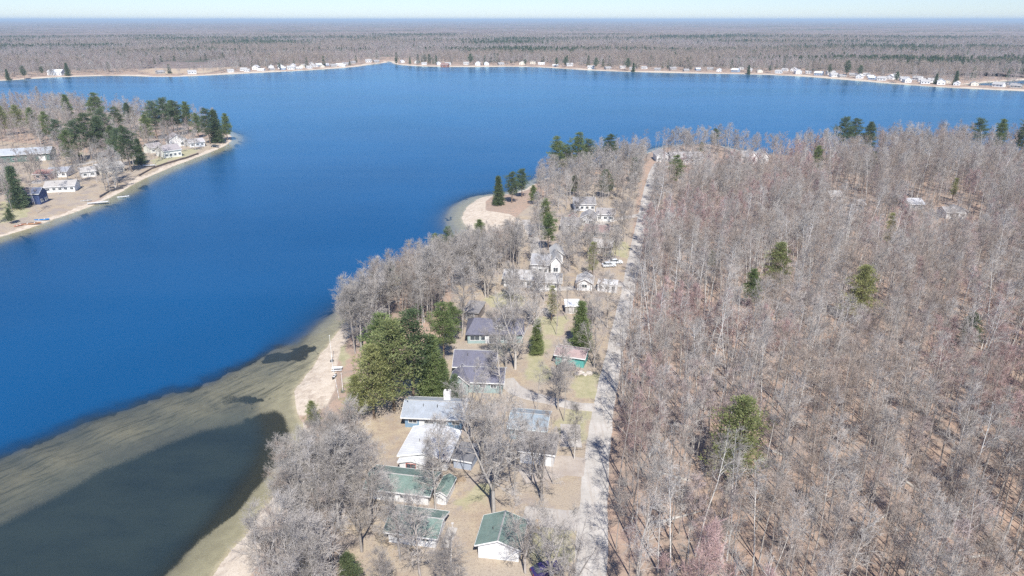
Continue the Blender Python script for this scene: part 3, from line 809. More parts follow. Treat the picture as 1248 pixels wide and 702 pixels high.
# ------------------------------------------------------------------ far-shore cottages (copied)
def cottage_proto(wc, rc, W, D, h, rise, ridge, label, group):
    e = empty('cottage', (0, 0, 0), 0, label, 'cottage', group)
    shell(e, W, D, h, rise, ridge, siding(wc), shingles(rc, .12), TRIM, .5)
    n = 3 if W > 10 else 2
    for i in range(n):
        w = 1.3; u = W * (i + .5) / n - w / 2
        opening(e, 'f', W, D, u, 1.0, w, 1.3, 'window', TRIM)
    return e
def copy_tree(o, parent=None):
    c = o.copy(); col.objects.link(c)
    if parent: c.parent = parent
    for ch in list(o.children): copy_tree(ch, c)
    return c
GRP = 'cottages along the far shore'
styles = [((.82, .82, .81), (.40, .39, .38), 11, 9, 3.2, 2.2, 'x', 'white cottage with grey roof'),
          ((.82, .82, .81), (.55, .55, .56), 9, 10, 4.4, 2.8, 'y', 'white gable-fronted cottage with pale roof'),
          ((.80, .80, .78), (.70, .70, .70), 14, 9, 3.0, 1.8, 'x', 'long white cottage with whitish roof'),
          ((.45, .42, .39), (.30, .29, .29), 11, 9, 3.0, 2.2, 'x', 'grey-brown cottage with dark roof'),
          ((.33, .42, .55), (.60, .62, .66), 11, 9, 3.4, 2.2, 'x', 'blue cottage with pale roof'),
          ((.78, .72, .60), (.34, .32, .30), 10, 9, 4.0, 2.4, 'y', 'cream gabled cottage with brown roof')]
STRETCH = [(180, 300, 'by the marsh on the far left shore', 4), (296, 432, 'in the dense row left of the inlet', 34), (434, 470, 'beside the narrow inlet mouth', 5),
           (483, 700, 'on the far shore right of the inlet', 15), (700, 840, 'on the far shore behind the road end', 9),
           (840, 1010, 'in the far shore row above the wood', 17), (1010, 1110, 'on the far right shore among trees', 20), (1110, 1248, 'in the far right cluster by the spit', 30)]
protos = {}
farx = np.array([topix(x, y, 0)[0] for x, y in far]); fary = far
rc = random.Random(5)
far_spots = []
for (x0, x1, where, n) in STRETCH:
    for i in range(n):
        px = x0 + (x1 - x0) * (i + rc.uniform(.1, .9)) / n
        py = np.interp(px, [p[0] for p in far_px if p[0] not in (474, 468, 476)], [p[1] for p in far_px if p[0] not in (474, 468, 476)])
        back = rc.choice([0, 0, 0, 1, 1, 2]) if n > 12 else rc.choice([0, 0, 1])
        x, y = at(px, py, 0)
        r = math.hypot(x, y)
        add = 20 + back * rc.uniform(22, 34)
        if 1165 < px: add = 24 + rc.choice([0, 1, 2, 3]) * 26
        x += x / r * add; y += y / r * add
        if any(math.hypot(x - a, y - b) < 13 for a, b in far_spots): continue
        if float(land_d(np.array([x]), np.array([y]))[0]) < 8: continue
        far_spots.append((x, y))
        si = rc.choice([0, 0, 1, 1, 2, 3, 5, 4]) if n > 12 else rc.choice([0, 1, 3])
        s = styles[si]
        if si not in protos:
            protos[si] = o = cottage_proto(*s[:7], '', GRP)
        else: o = copy_tree(protos[si])
        o['label'] = s[7] + ' ' + where
        o.location = (x, y, H(x, y)); o.rotation_euler.z = math.atan2(-x, y) + rc.uniform(-.5, .5)
        o.scale = (rc.uniform(.68, 1.05),) * 3
simple((537, 80.6), (546, 80.7), 10, 3.6, 2.4, 'x', (.30, .13, .10), (.25, .15, .13), 'red cottage on the far shore right of the inlet', 'cottage', wins=2)
far_spots.append(tuple(at(541, 80)))

# ------------------------------------------------------------------ small things
def car(px, py, rz, colr, label):
    x, y = at(px, py, 1.3)
    e = empty('parked_car', (x, y, H(x, y) + .06), rz, label, 'car')
    pm = N('car_paint'); pm.bsdf(colr, .3, spec=.6); pm = pm.m
    L = 4.6
    prof = [(-2.3, .35), (2.3, .35), (2.3, .75), (2.15, .9), (1.1, 1.0), (-1.9, 1.02), (-2.28, .9)]
    b = MB().prism([(x_, -.9, z_) for x_, z_ in prof], (0, 1.8, 0)).build('body', pm, e)
    cab = [(-1.85, 1.02), (1.05, 1.0), (.45, 1.48), (-1.35, 1.5)]
    MB().prism([(x_, -.78, z_) for x_, z_ in cab], (0, 1.56, 0)).build('windows', glass_mat(), e)
    MB().box(-1.3, -.76, 1.5, .42, .76, 1.55).build('roof', pm, e)
    for wx in (-1.4, 1.4):
        for wy in (-.92, .72):
            w = MB().tube((wx, wy, .34), (wx, wy + .2, .34), .34, n=14).build('wheel', DARK, e)
            s_ = -.012 if wy < 0 else .012
            MB().tube((wx, wy + s_, .34), (wx, wy + .2 + s_, .34), .2, n=10).build('rim', paint((.6, .6, .6)), w)
    for wy in (-.7, .5):
        MB().box(2.3, wy, .62, 2.33, wy + .25, .78).build('headlight', WHITE, e)
        MB().box(-2.33, wy, .68, -2.3, wy + .2, .82).build('taillight', paint((.5, .03, .02)), e)
car(742, 326, R(8), (.62, .65, .68), 'silver car parked beside the road near the white trailer')
car(750, 322, R(6), (.75, .78, .80), 'white car parked farther up beside the silver car')
car(650, 288, R(60), (.02, .022, .03), 'black car parked on pale ground behind the sandy point')
car(262, 178, R(10), (.02, .03, .05), 'dark car parked at the tip of the left peninsula')
car(690, 452, R(5), (.05, .055, .06), 'dark car in front of the turquoise outbuilding')
car(666, 700, R(20), (.04, .03, .12), 'dark blue car at the bottom under the roadside trees')

def pole(px, py, h, lean, label, base=True, name='flagpole', r=.06, mt=None, cat='pole'):
    x, y = at(px, py, 1.2)
    e = empty(name, (x, y, H(x, y)), 0, label, cat)
    MB().tube((0, 0, -.3), (lean[0] * h, lean[1] * h, h), r, r * .6).build('shaft', mt or paint((.85, .85, .84)), e)
    MB().tube((lean[0] * h, lean[1] * h, h), (lean[0] * h, lean[1] * h, h + .15), r * 1.6).build('finial', mt or WHITE, e)
    if base: MB().tube((0, 0, -.1), (0, 0, .35), .55, .4, 10).build('base', DARK, e)
pole(404.5, 438, 6.8, (0, 0), 'tall white flagpole with dark base on the sand beach')
pole(418, 477, 4.6, (0, 0), 'shorter white pole with dark base on the beach lawn')
pole(549, 703, 9, (.06, .05), 'weathered pale leaning utility pole on the straw lawn', False, 'utility_pole', .13, paint((.62, .58, .52)))
x, y = at(411, 450, 1.2)
e = empty('picnic_table', (x, y, H(x, y)), R(4), 'white picnic table on the beach lawn', 'table')
MB().box(-1.2, -.45, .72, 1.2, .45, .78).build('tabletop', WHITE, e)
for s_ in (-1, 1):
    MB().box(-1.2, s_ * .8 - .15, .42, 1.2, s_ * .8 + .15, .47).build('bench', WHITE, e)
    MB().tube((s_ * .9, -.8, -.1), (s_ * .9, .3, .74), .05).build('leg', WHITE, e)
    MB().tube((s_ * .9, .8, -.1), (s_ * .9, -.3, .74), .05).build('leg', WHITE, e)
# low posts and rope fence line on the beach
x0_, y0_ = at(404.5, 440, 1.2); x1_, y1_ = at(413, 485, 1.2)
e = empty('rope_fence', (x0_, y0_, H(x0_, y0_)), 0, 'low white post and rope fence between sand and beach lawn', 'fence')
for i in range(8):
    f = i / 7; xx = (x1_ - x0_) * f; yy = (y1_ - y0_) * f
    MB().tube((xx, yy, -.2), (xx, yy, .9), .06).build('post', WHITE, e)
    if i < 7:
        xn = (x1_ - x0_) * (i + 1) / 7; yn = (y1_ - y0_) * (i + 1) / 7
        MB().tube((xx, yy, .8), (xn, yn, .8), .025, n=5).build('rope', WHITE, e)

for bx, by, sc3, lb in ((703, 458, .7, 'leftmost of the pale boulders below the turquoise outbuilding'), (708, 457, .9, 'large pale boulder, second from the left below the turquoise outbuilding'),
                         (713, 459, .6, 'third pale boulder below the turquoise outbuilding'), (718, 458, .8, 'pale boulder nearest the road below the turquoise outbuilding')):
    rx_, ry_ = at(bx, by, 1.3); rr3 = random.Random(bx)
    bm3 = __import__('bmesh').new(); __import__('bmesh').ops.create_icosphere(bm3, subdivisions=3, radius=sc3)
    for v3 in bm3.verts:
        n3 = float(fbm(np.array([v3.co.x * 1.3 + bx]), np.array([v3.co.y * 1.3 + v3.co.z]), 7, 3)[0]); v3.co *= .75 + n3 * .5; v3.co.z *= .65
    me3 = bpy.data.meshes.new('boulder'); bm3.to_mesh(me3); bm3.free(); me3.materials.append(paint((.55, .50, .44), .9, .3, 2))
    o3 = bpy.data.objects.new('boulder', me3); col.objects.link(o3); o3.location = (rx_, ry_, H(rx_, ry_) + sc3 * .2); tag(o3, lb, 'boulder')

for i_, (lx, ly, ln, az) in enumerate([(800, 640, 9, 20), (880, 690, 12, 80), (960, 560, 10, 140), (1050, 650, 13, 35), (1120, 600, 9, 110), (790, 560, 8, 60), (1180, 680, 11, 10), (840, 590, 9, 150)]):
    x_, y_ = at(lx, ly, 1.3); z_ = H(x_, y_)
    dx_, dy_ = math.cos(R(az)), math.sin(R(az)); z2 = H(x_ + dx_ * ln, y_ + dy_ * ln)
    mb_ = MB().tube((0, 0, .2), (dx_ * ln, dy_ * ln, z2 - z_ + .15), .26, .10, 8)
    mb_.tube((dx_ * ln * .6, dy_ * ln * .6, .2), (dx_ * ln * .8 - dy_ * 1.2, dy_ * ln * .8 + dx_ * 1.2, .9), .07, .03, 5)
    lo_ = mb_.build('fallen_log', paint((.50, .47, .42), .9, .25), None, True); lo_.location = (x_, y_, z_)
    tag(lo_, 'weathered grey fallen trunk on the leaf litter of the right-hand wood', 'log', 'fallen trunks in the wood')

def woodpile(px, py, rz, label):
    x, y = at(px, py, 1.3); e = empty('woodpile', (x, y, H(x, y)), rz, label, 'woodpile')
    rr3 = random.Random(px)
    for row in range(4):
        for i in range(9 - row):
            cx3 = (i - (9 - row) / 2) * .3; MB().tube((cx3, -.3 + rr3.uniform(-.05, .05), .16 + row * .26), (cx3, .4, .16 + row * .26), .14, n=7).build('log', paint((.42, .33, .24), .9, .3), e)
woodpile(560, 588, R(5), 'stacked firewood on the straw lawn right of the narrow green shed')
woodpile(655, 645, R(80), 'stacked firewood beside the pale drive near the garage')

def hull(L, B, Ht, n=12):
    mb = MB(); rings = []
    for i in range(n + 1):
        t = i / n; x = -L / 2 + L * t
        w = B / 2 * math.sin(math.pi * min(1, max(.02, t * .55 + .45 * (t > 2)))) if False else B / 2 * (1 - abs(2 * t - 1) ** 2.6) + .02
        z = Ht * (1 + .35 * abs(2 * t - 1) ** 2)
        rings.append([(x, -w, z), (x, -w * .7, Ht * .25), (x, 0, .02), (x, w * .7, Ht * .25), (x, w, z), (x, 0, z - .12)])
    for r in rings: mb.v += r
    for i in range(n):
        for k in range(6):
            a = i * 6 + k; b = i * 6 + (k + 1) % 6
            mb.q.append((a, b, b + 6, a + 6))
    return mb
def boat(px, py, rz, L, colr, label, name='rowboat', cat='boat'):
    x, y = at(px, py, .6)
    e = empty(name, (x, y, H(x, y) + .02), rz, label, cat)
    hull(L, L * .26, .45).build('hull', paint(colr, .4), e, True)
    for t in (-.2, .15):
        MB().box(t * L, -L * .11, .42, t * L + .25, L * .11, .5).build('seat', WHITE, e)
boat(51, 268, R(20), 5.5, (.03, .22, .55), 'bright blue boat pulled up on the left beach')
boat(38, 273, R(24), 7, (.42, .22, .12), 'long brown wooden boat on the sand below the blue boat')
boat(23, 276, R(60), 3.5, (.50, .24, .16), 'reddish boat lying beside the trees at the left beach')
boat(150, 239, R(30), 5, (.7, .7, .7), 'white boat at the water edge by the bare trees')
boat(105, 246, R(25), 4.5, (.45, .43, .4), 'grey boat hauled out under bare trees')
boat(408, 462, R(80), 2.4, (.05, .05, .05), 'small dark kayak beside the rope fence', 'kayak')

def dock(px, py, rz, L, label, W=2.2, name='stacked_dock'):
    x, y = at(px, py, .6)
    e = empty(name, (x, y, H(x, y)), rz, label, 'dock')
    mt = paint((.66, .65, .62))
    for i in range(int(L / 1.2)):
        MB().box(-L / 2 + i * 1.2 + .03, -W / 2, .7, -L / 2 + i * 1.2 + 1.17, W / 2, .78).build('deck_panel', mt, e)
    for sx in (-L / 2 + .3, L / 2 - .3):
        for sy in (-W / 2, W / 2):
            MB().tube((sx, sy, -.5), (sx, sy, 1.5), .05).build('post', paint((.5, .5, .5)), e)
dock(183, 204, R(25), 7, 'white dock sections stored on the shore below the cream house', 3)
dock(120, 247, R(28), 9, 'grey dock sections lying on the left shore under bare trees')
# retaining walls on the left peninsula
def shore_wall(px, label, mt, h=.9):
    P_ = [at(a, b, 1) for a, b in px]
    x0, y0 = P_[0]
    mb = MB()
    for (ax, ay), (bx, by) in zip(P_[:-1], P_[1:]):
        d = Vector((bx - ax, by - ay)).normalized(); n = Vector((-d.y, d.x)) * .35
        za = H(ax, ay)
        mb.prism([(ax - x0, ay - y0, za - 1), (bx - x0, by - y0, za - 1), (bx - x0 + n.x, by - y0 + n.y, za - 1), (ax - x0 + n.x, ay - y0 + n.y, za - 1)][::-1], (0, 0, h + 1))
    o = mb.build('retaining_wall', mt); o.location = (x0, y0, 0)
    tag(o, label, 'wall')
shore_wall([(170, 214), (185, 206), (205, 199), (225, 193), (242, 187)], 'dark timber retaining wall below the cream house lawn', paint((.16, .12, .10)))
shore_wall([(122, 240), (134, 233), (150, 228)], 'dark stone retaining wall under bare trees on the left shore', paint((.13, .12, .12)))

# ------------------------------------------------------------------ trees
def grow_bare(seed, Ht, crown0, spread, limbs, sub=(6, 5, 4), r0=.22, lean=.03, fork=False, up=.7, twr=.012, tlen=1.0):
    rd = random.Random(seed)
    S = {'t': [], 'c': []}
    def rv(): return Vector((rd.gauss(0, 1), rd.gauss(0, 1), rd.gauss(0, 1)))
    def branch(p, d, L, r, lev, nseg, key, rend):
        pts = [(p.copy(), r)]
        for i in range(nseg):
            d = (d + rv() * (.13 if lev else lean) + Vector((0, 0, .10 if lev in (1, 2) else .03))).normalized()
            q = p + d * (L / nseg); rr = r + (rend - r) * (i + 1) / nseg
            S[key].append((p.copy(), q.copy(), r + (rend - r) * i / nseg, rr, lev)); p = q
            pts.append((p.copy(), rr, d.copy()))
        return pts
    def samp(pts, f):
        k = f * (len(pts) - 1); i = min(int(k), len(pts) - 2); t = k - i
        a, b = pts[i], pts[i + 1]
        return a[0].lerp(b[0], t), a[1] + (b[1] - a[1]) * t, b[2]
    def side(d, ang):
        o = d.orthogonal().normalized(); o.rotate(Matrix.Rotation(rd.uniform(0, 2 * math.pi), 3, d))
        return (d * math.cos(ang) + o * math.sin(ang)).normalized()
    stems = []
    if fork:
        base = branch(Vector((0, 0, -.3)), Vector((0, 0, 1)), Ht * .22, r0 * 1.25, 0, 3, 't', r0)
        for k in range(fork):
            a = 2 * math.pi * k / fork + rd.uniform(-.5, .5)
            stems.append(branch(base[-1][0], Vector((math.cos(a) * .38, math.sin(a) * .38, 1)).normalized(), Ht * rd.uniform(.62, .76), r0 * .75, 0, 8, 't', .03))
    else:
        stems.append(branch(Vector((0, 0, -.3)), Vector((0, 0, 1)), Ht, r0, 0, 10, 't', .025))
    for st in stems:
        nl = max(4, limbs // len(stems))
        c0 = crown0 if not fork else .12
        for i in range(nl):
            f = c0 + (1 - c0) * (i + rd.random()) / nl * .97
            p, r, d = samp(st, f)
            tt = (f - c0) / (1 - c0)
            shape = (.45 + .75 * math.sin(math.pi * min(1, tt * .85 + .12))) * (1 - tt * .45)
            L = spread * shape * rd.uniform(.75, 1.2)
            ang = R(62) - R(32) * tt * up + rd.uniform(-.15, .15)
            if rd.random() < .1: ang += .3
            lb = branch(p, side(d, ang), L, min(r * .5, .11), 1, 4, 't', .022)
            n2 = max(3, int(sub[0] * (.6 + .5 * shape)))
            for j in range(n2):
                p2, r2, d2 = samp(lb, rd.uniform(.18, 1))
                b2 = branch(p2, side(d2, rd.uniform(.5, 1.0)), L * rd.uniform(.28, .5), min(r2 * .6, .035), 2, 3, 'c', twr * 1.2)
                for k in range(sub[1]):
                    p3, r3, d3 = samp(b2, rd.uniform(.15, 1))
                    b3 = branch(p3, side(d3, rd.uniform(.4, .9)), tlen * rd.uniform(.7, 1.5), twr * 1.3, 3, 1, 'c', twr)
                    for q_ in range(sub[2]):
                        p4, r4, d4 = samp(b3, rd.uniform(.1, 1))
                        branch(p4, side(d4, rd.uniform(.3, .9)), tlen * rd.uniform(.35, .8), twr, 4, 1, 'c', twr * .6)
    return S

def tubes(segs, sides_by_level=lambda l: 3):
    Vs, Fs = [], []; base = 0
    for ns in (3, 5, 7):
        ss = [s for s in segs if sides_by_level(s[4]) == ns]
        if not ss: continue
        P0 = np.array([tuple(s[0]) for s in ss]); P1 = np.array([tuple(s[1]) for s in ss])
        r0 = np.array([s[2] for s in ss]); r1 = np.array([s[3] for s in ss])
        d = P1 - P0; d /= np.linalg.norm(d, axis=1)[:, None] + 1e-9
        ref = np.where(np.abs(d[:, 2:3]) < .9, np.array([[0, 0, 1.]]), np.array([[1., 0, 0]]))
        a = np.cross(d, ref); a /= np.linalg.norm(a, axis=1)[:, None]; b = np.cross(d, a)
        n = len(ss); V = np.zeros((n, 2 * ns, 3))
        for k in range(ns):
            t = 2 * math.pi * k / ns; o = a * math.cos(t) + b * math.sin(t)
            V[:, k] = P0 + o * r0[:, None]; V[:, ns + k] = P1 + o * r1[:, None]
        F = np.array([[k, (k + 1) % ns, ns + (k + 1) % ns, ns + k] for k in range(ns)])
        F = (F[None] + (np.arange(n) * 2 * ns)[:, None, None] + base).reshape(-1, 4)
        Vs.append(V.reshape(-1, 3)); Fs.append(F); base += n * 2 * ns
    return np.concatenate(Vs), np.concatenate(Fs)

def hidden_mesh(name, V, F, mat):
    o = mesh_obj(name, V, F, mat, None, name == 'trunk', link=False)
    me = o.data; bpy.data.objects.remove(o); return me

def bare_meshes(bark, twig, **kw):
    S = grow_bare(**kw)
    sides = lambda l: 7 if l == 0 else (5 if l == 1 else 3)
    t = hidden_mesh('trunk', *tubes(S['t'], sides), bark)
    c = hidden_mesh('crown', *tubes(S['c'], lambda l: 3), twig)
    return (t, c)

def blades(P, D, L, W, rd, droop=0):
    """needle tufts: narrow folded blades (two triangles) from points P along D"""
    n = len(P)
    D = D / (np.linalg.norm(D, axis=1)[:, None] + 1e-9)
    ref = rd.normal(size=(n, 3)); s = np.cross(D, ref); s /= np.linalg.norm(s, axis=1)[:, None] + 1e-9
    u = np.cross(s, D)
    tip = P + D * L[:, None]; mid = P + D * (L * .45)[:, None]
    V = np.stack([P, mid + s * W[:, None] + u * (W * .4)[:, None], tip, mid - s * W[:, None] + u * (W * .4)[:, None]], 1).reshape(-1, 3)
    b = (np.arange(n) * 4)[:, None]
    F = np.concatenate([b + np.array([[0, 1, 2]]), b + np.array([[0, 2, 3]])])
    return V, F

def conifer_meshes(seed, Ht, kind, leaf, dens=1.0, bw=.07):
    rd = random.Random(seed); nr = np.random.default_rng(seed)
    segs = []; P = []; D = []
    lean = Vector((rd.uniform(-.03, .03), rd.uniform(-.03, .03), 1))
    def tp(z): return Vector((lean.x * z + .12 * math.sin(z * .5 + seed), lean.y * z, z))
    R0 = .018 * Ht
    for i in range(10):
        z0 = -.3 + (Ht) * i / 10; z1 = -.3 + (Ht) * (i + 1) / 10
        segs.append((tp(z0), tp(z1), R0 * (1 - i / 10.5), R0 * (1 - (i + 1) / 10.5), 0))
    nw = {'cone': 22, 'pine': 14, 'dome': 15, 'thin': 16}[kind]
    c0 = {'cone': .06, 'pine': .28, 'dome': .22, 'thin': .25}[kind]
    for i in range(nw):
        t = (i + rd.random() * .6) / nw; z = Ht * (c0 + (1 - c0) * t)
        if kind == 'cone': L = Ht * .21 * (1 - t) ** .85 + .25
        elif kind == 'thin': L = Ht * .13 * (1 - t) ** .5 + .3
        elif kind == 'pine': L = Ht * .24 * (math.sin(math.pi * (t * .72 + .24)) ** .8) * rd.uniform(.6, 1.15)
        else: L = Ht * .30 * math.sqrt(max(0.03, 1 - (t * 1.0 - .12) ** 2)) * (1 - .45 * t ** 2) * rd.uniform(.6, 1.15)
        nb = {'cone': 7, 'pine': 5, 'dome': 7, 'thin': 5}[kind]
        a0 = rd.uniform(0, 6.28)
        for b in range(nb):
            if kind in ('pine', 'thin') and rd.random() < .15: continue
            a = a0 + 6.283 * b / nb + rd.uniform(-.3, .3); l = L * rd.uniform(.55, 1.15)
            el = {'cone': -.12 + .5 * t, 'pine': .12 + .5 * t, 'dome': .15 + .9 * t, 'thin': .1 + .4 * t}[kind] + rd.uniform(-.12, .12)
            d = Vector((math.cos(a) * math.cos(el), math.sin(a) * math.cos(el), math.sin(el)))
            p0 = tp(z); p1 = p0 + d * l + Vector((0, 0, -.06 * l if kind == 'cone' else .08 * l))
            segs.append((p0, p1, .05 + .01 * l, .02, 1))
            nt = max(3, int(l * {'cone': 2.5, 'pine': 2.5, 'dome': 1.9, 'thin': 2.8}[kind] * dens))
            for k in range(nt):
                f = 1 - (k / nt) * (.85 if kind == 'cone' else .62)
                q = p0.lerp(p1, f)
                sw = l * .30 * (1.1 - abs(f - .6)) * (1 if kind != 'cone' else .8)
                q = q + Vector((rd.gauss(0, 1) * sw * .6, rd.gauss(0, 1) * sw * .6, rd.gauss(0, .16) * (1 + .15 * l)))
                m_ = int(15 * dens)
                cl = nr.normal(size=(m_, 3)) * np.array([[.30, .30, .13]]) * (1 + .05 * Ht / 10)
                P.append(np.array(q)[None] + cl)
                dd = cl * 1.5 + np.array([[d.x * .5, d.y * .5, .55 if kind != 'cone' else .05]]) + nr.normal(size=(m_, 3)) * .35
                D.append(dd)
    P = np.concatenate(P); D = np.concatenate(D); n = len(P)
    V, F = blades(P, D, nr.uniform(.28, .60, n), nr.uniform(bw * .7, bw * 1.4, n), nr)
    t = hidden_mesh('trunk', *tubes(segs, lambda l: 7 if l == 0 else 3), BARK_P)
    c = hidden_mesh('crown', V, F, leaf)
    return (t, c)

FOREST = []      # (meshes, height, kind)
for i in range(5):
    FOREST.append(bare_meshes(BARK_L if i % 2 else BARK, (TWIG, TWIG_L, TWIG_B, TWIG, TWIG_B)[i], seed=100 + i, Ht=20 + i * .8, crown0=.45 + .05 * (i % 3), spread=2.5 + .35 * (i % 3), limbs=(12, 16, 13, 15, 10)[i], sub=(5, 4, 3), r0=.15, twr=.011))
MAPLE = [bare_meshes(BARK, TWIG_R if i == 0 else TWIG_M, seed=130 + i, Ht=17 + i, crown0=.42, spread=2.9, limbs=15, sub=(5, 5, 4), r0=.13, twr=.012, tlen=.8) for i in range(3)]
BIRCHES = [bare_meshes(BIRCH, TWIG_L, seed=150 + i, Ht=22 + i * 1.5, crown0=.55, spread=2.2, limbs=12, sub=(4, 4, 3), r0=.15, twr=.011, lean=.04) for i in range(2)]
YARDT = [bare_meshes(BARK_L if i % 2 else BARK, TWIG_L if i % 2 else TWIG, seed=170 + i, Ht=20 + i, crown0=.28, spread=5.2, limbs=28, sub=(7, 5, 5), r0=.30, fork=(0, 3, 2, 0, 3)[i], twr=.013, tlen=1.1) for i in range(5)]
SHRUB = [bare_meshes(BARK, TWIG_M, seed=190, Ht=4.2, crown0=.05, spread=2.2, limbs=16, sub=(5, 4, 4), r0=.05, twr=.010, tlen=.7, fork=3)]
LODB = [bare_meshes(BARK, (TWIG, TWIG_M, TWIG_B, TWIG_B)[i], seed=210 + i, Ht=17 + i * 1.2, crown0=.3, spread=4.6, limbs=14, sub=(4, 4, 1), r0=.16, twr=.028, tlen=1.3) for i in range(4)]
PINES = {'cone': [conifer_meshes(301, 14, 'cone', LEAF_G, 1.15), conifer_meshes(302, 13, 'cone', LEAF_D, 1.15), conifer_meshes(303, 12, 'cone', LEAF_B, 1.1)],
         'pine': [conifer_meshes(311, 18, 'pine', LEAF_B, 1.25, .08), conifer_meshes(312, 17, 'pine', LEAF_D, 1.2, .08), conifer_meshes(313, 17, 'pine', LEAF_G, 1.2, .08)],
         'dome': [conifer_meshes(321, 15, 'dome', LEAF_Y, 1.0, .075), conifer_meshes(322, 16, 'dome', LEAF_G, 1.2, .08), conifer_meshes(323, 14, 'dome', LEAF_D, 1.15, .08)],
         'thin': [conifer_meshes(331, 16, 'thin', LEAF_Y, 1.0, .075)]}
PH = {'cone': (14, 13, 12), 'pine': (18, 17, 17), 'dome': (15, 16, 14), 'thin': (16,)}

def add_tree(name, meshes, x, y, s, label, cat, group, rz=None, tilt=0, sink=0):
    rz = random.uniform(0, 6.28) if rz is None else rz
    o = empty(name, (x, y, H(x, y) - sink), rz, label, cat, group, s)
    if tilt:
        o.rotation_euler = (random.uniform(-tilt, tilt), random.uniform(-tilt, tilt), rz)
    for nm, me in zip(('trunk', 'crown'), meshes):
        c = bpy.data.objects.new(nm, me); col.objects.link(c); c.parent = o
    return o

def clear_of_houses(x, y, pad=0):
    for cx, cy, c, s, a, b in FOOT:
        dx, dy = x - cx, y - cy
        if abs(dx * c + dy * s) < a + pad and abs(-dx * s + dy * c) < b + pad: return False
    return True

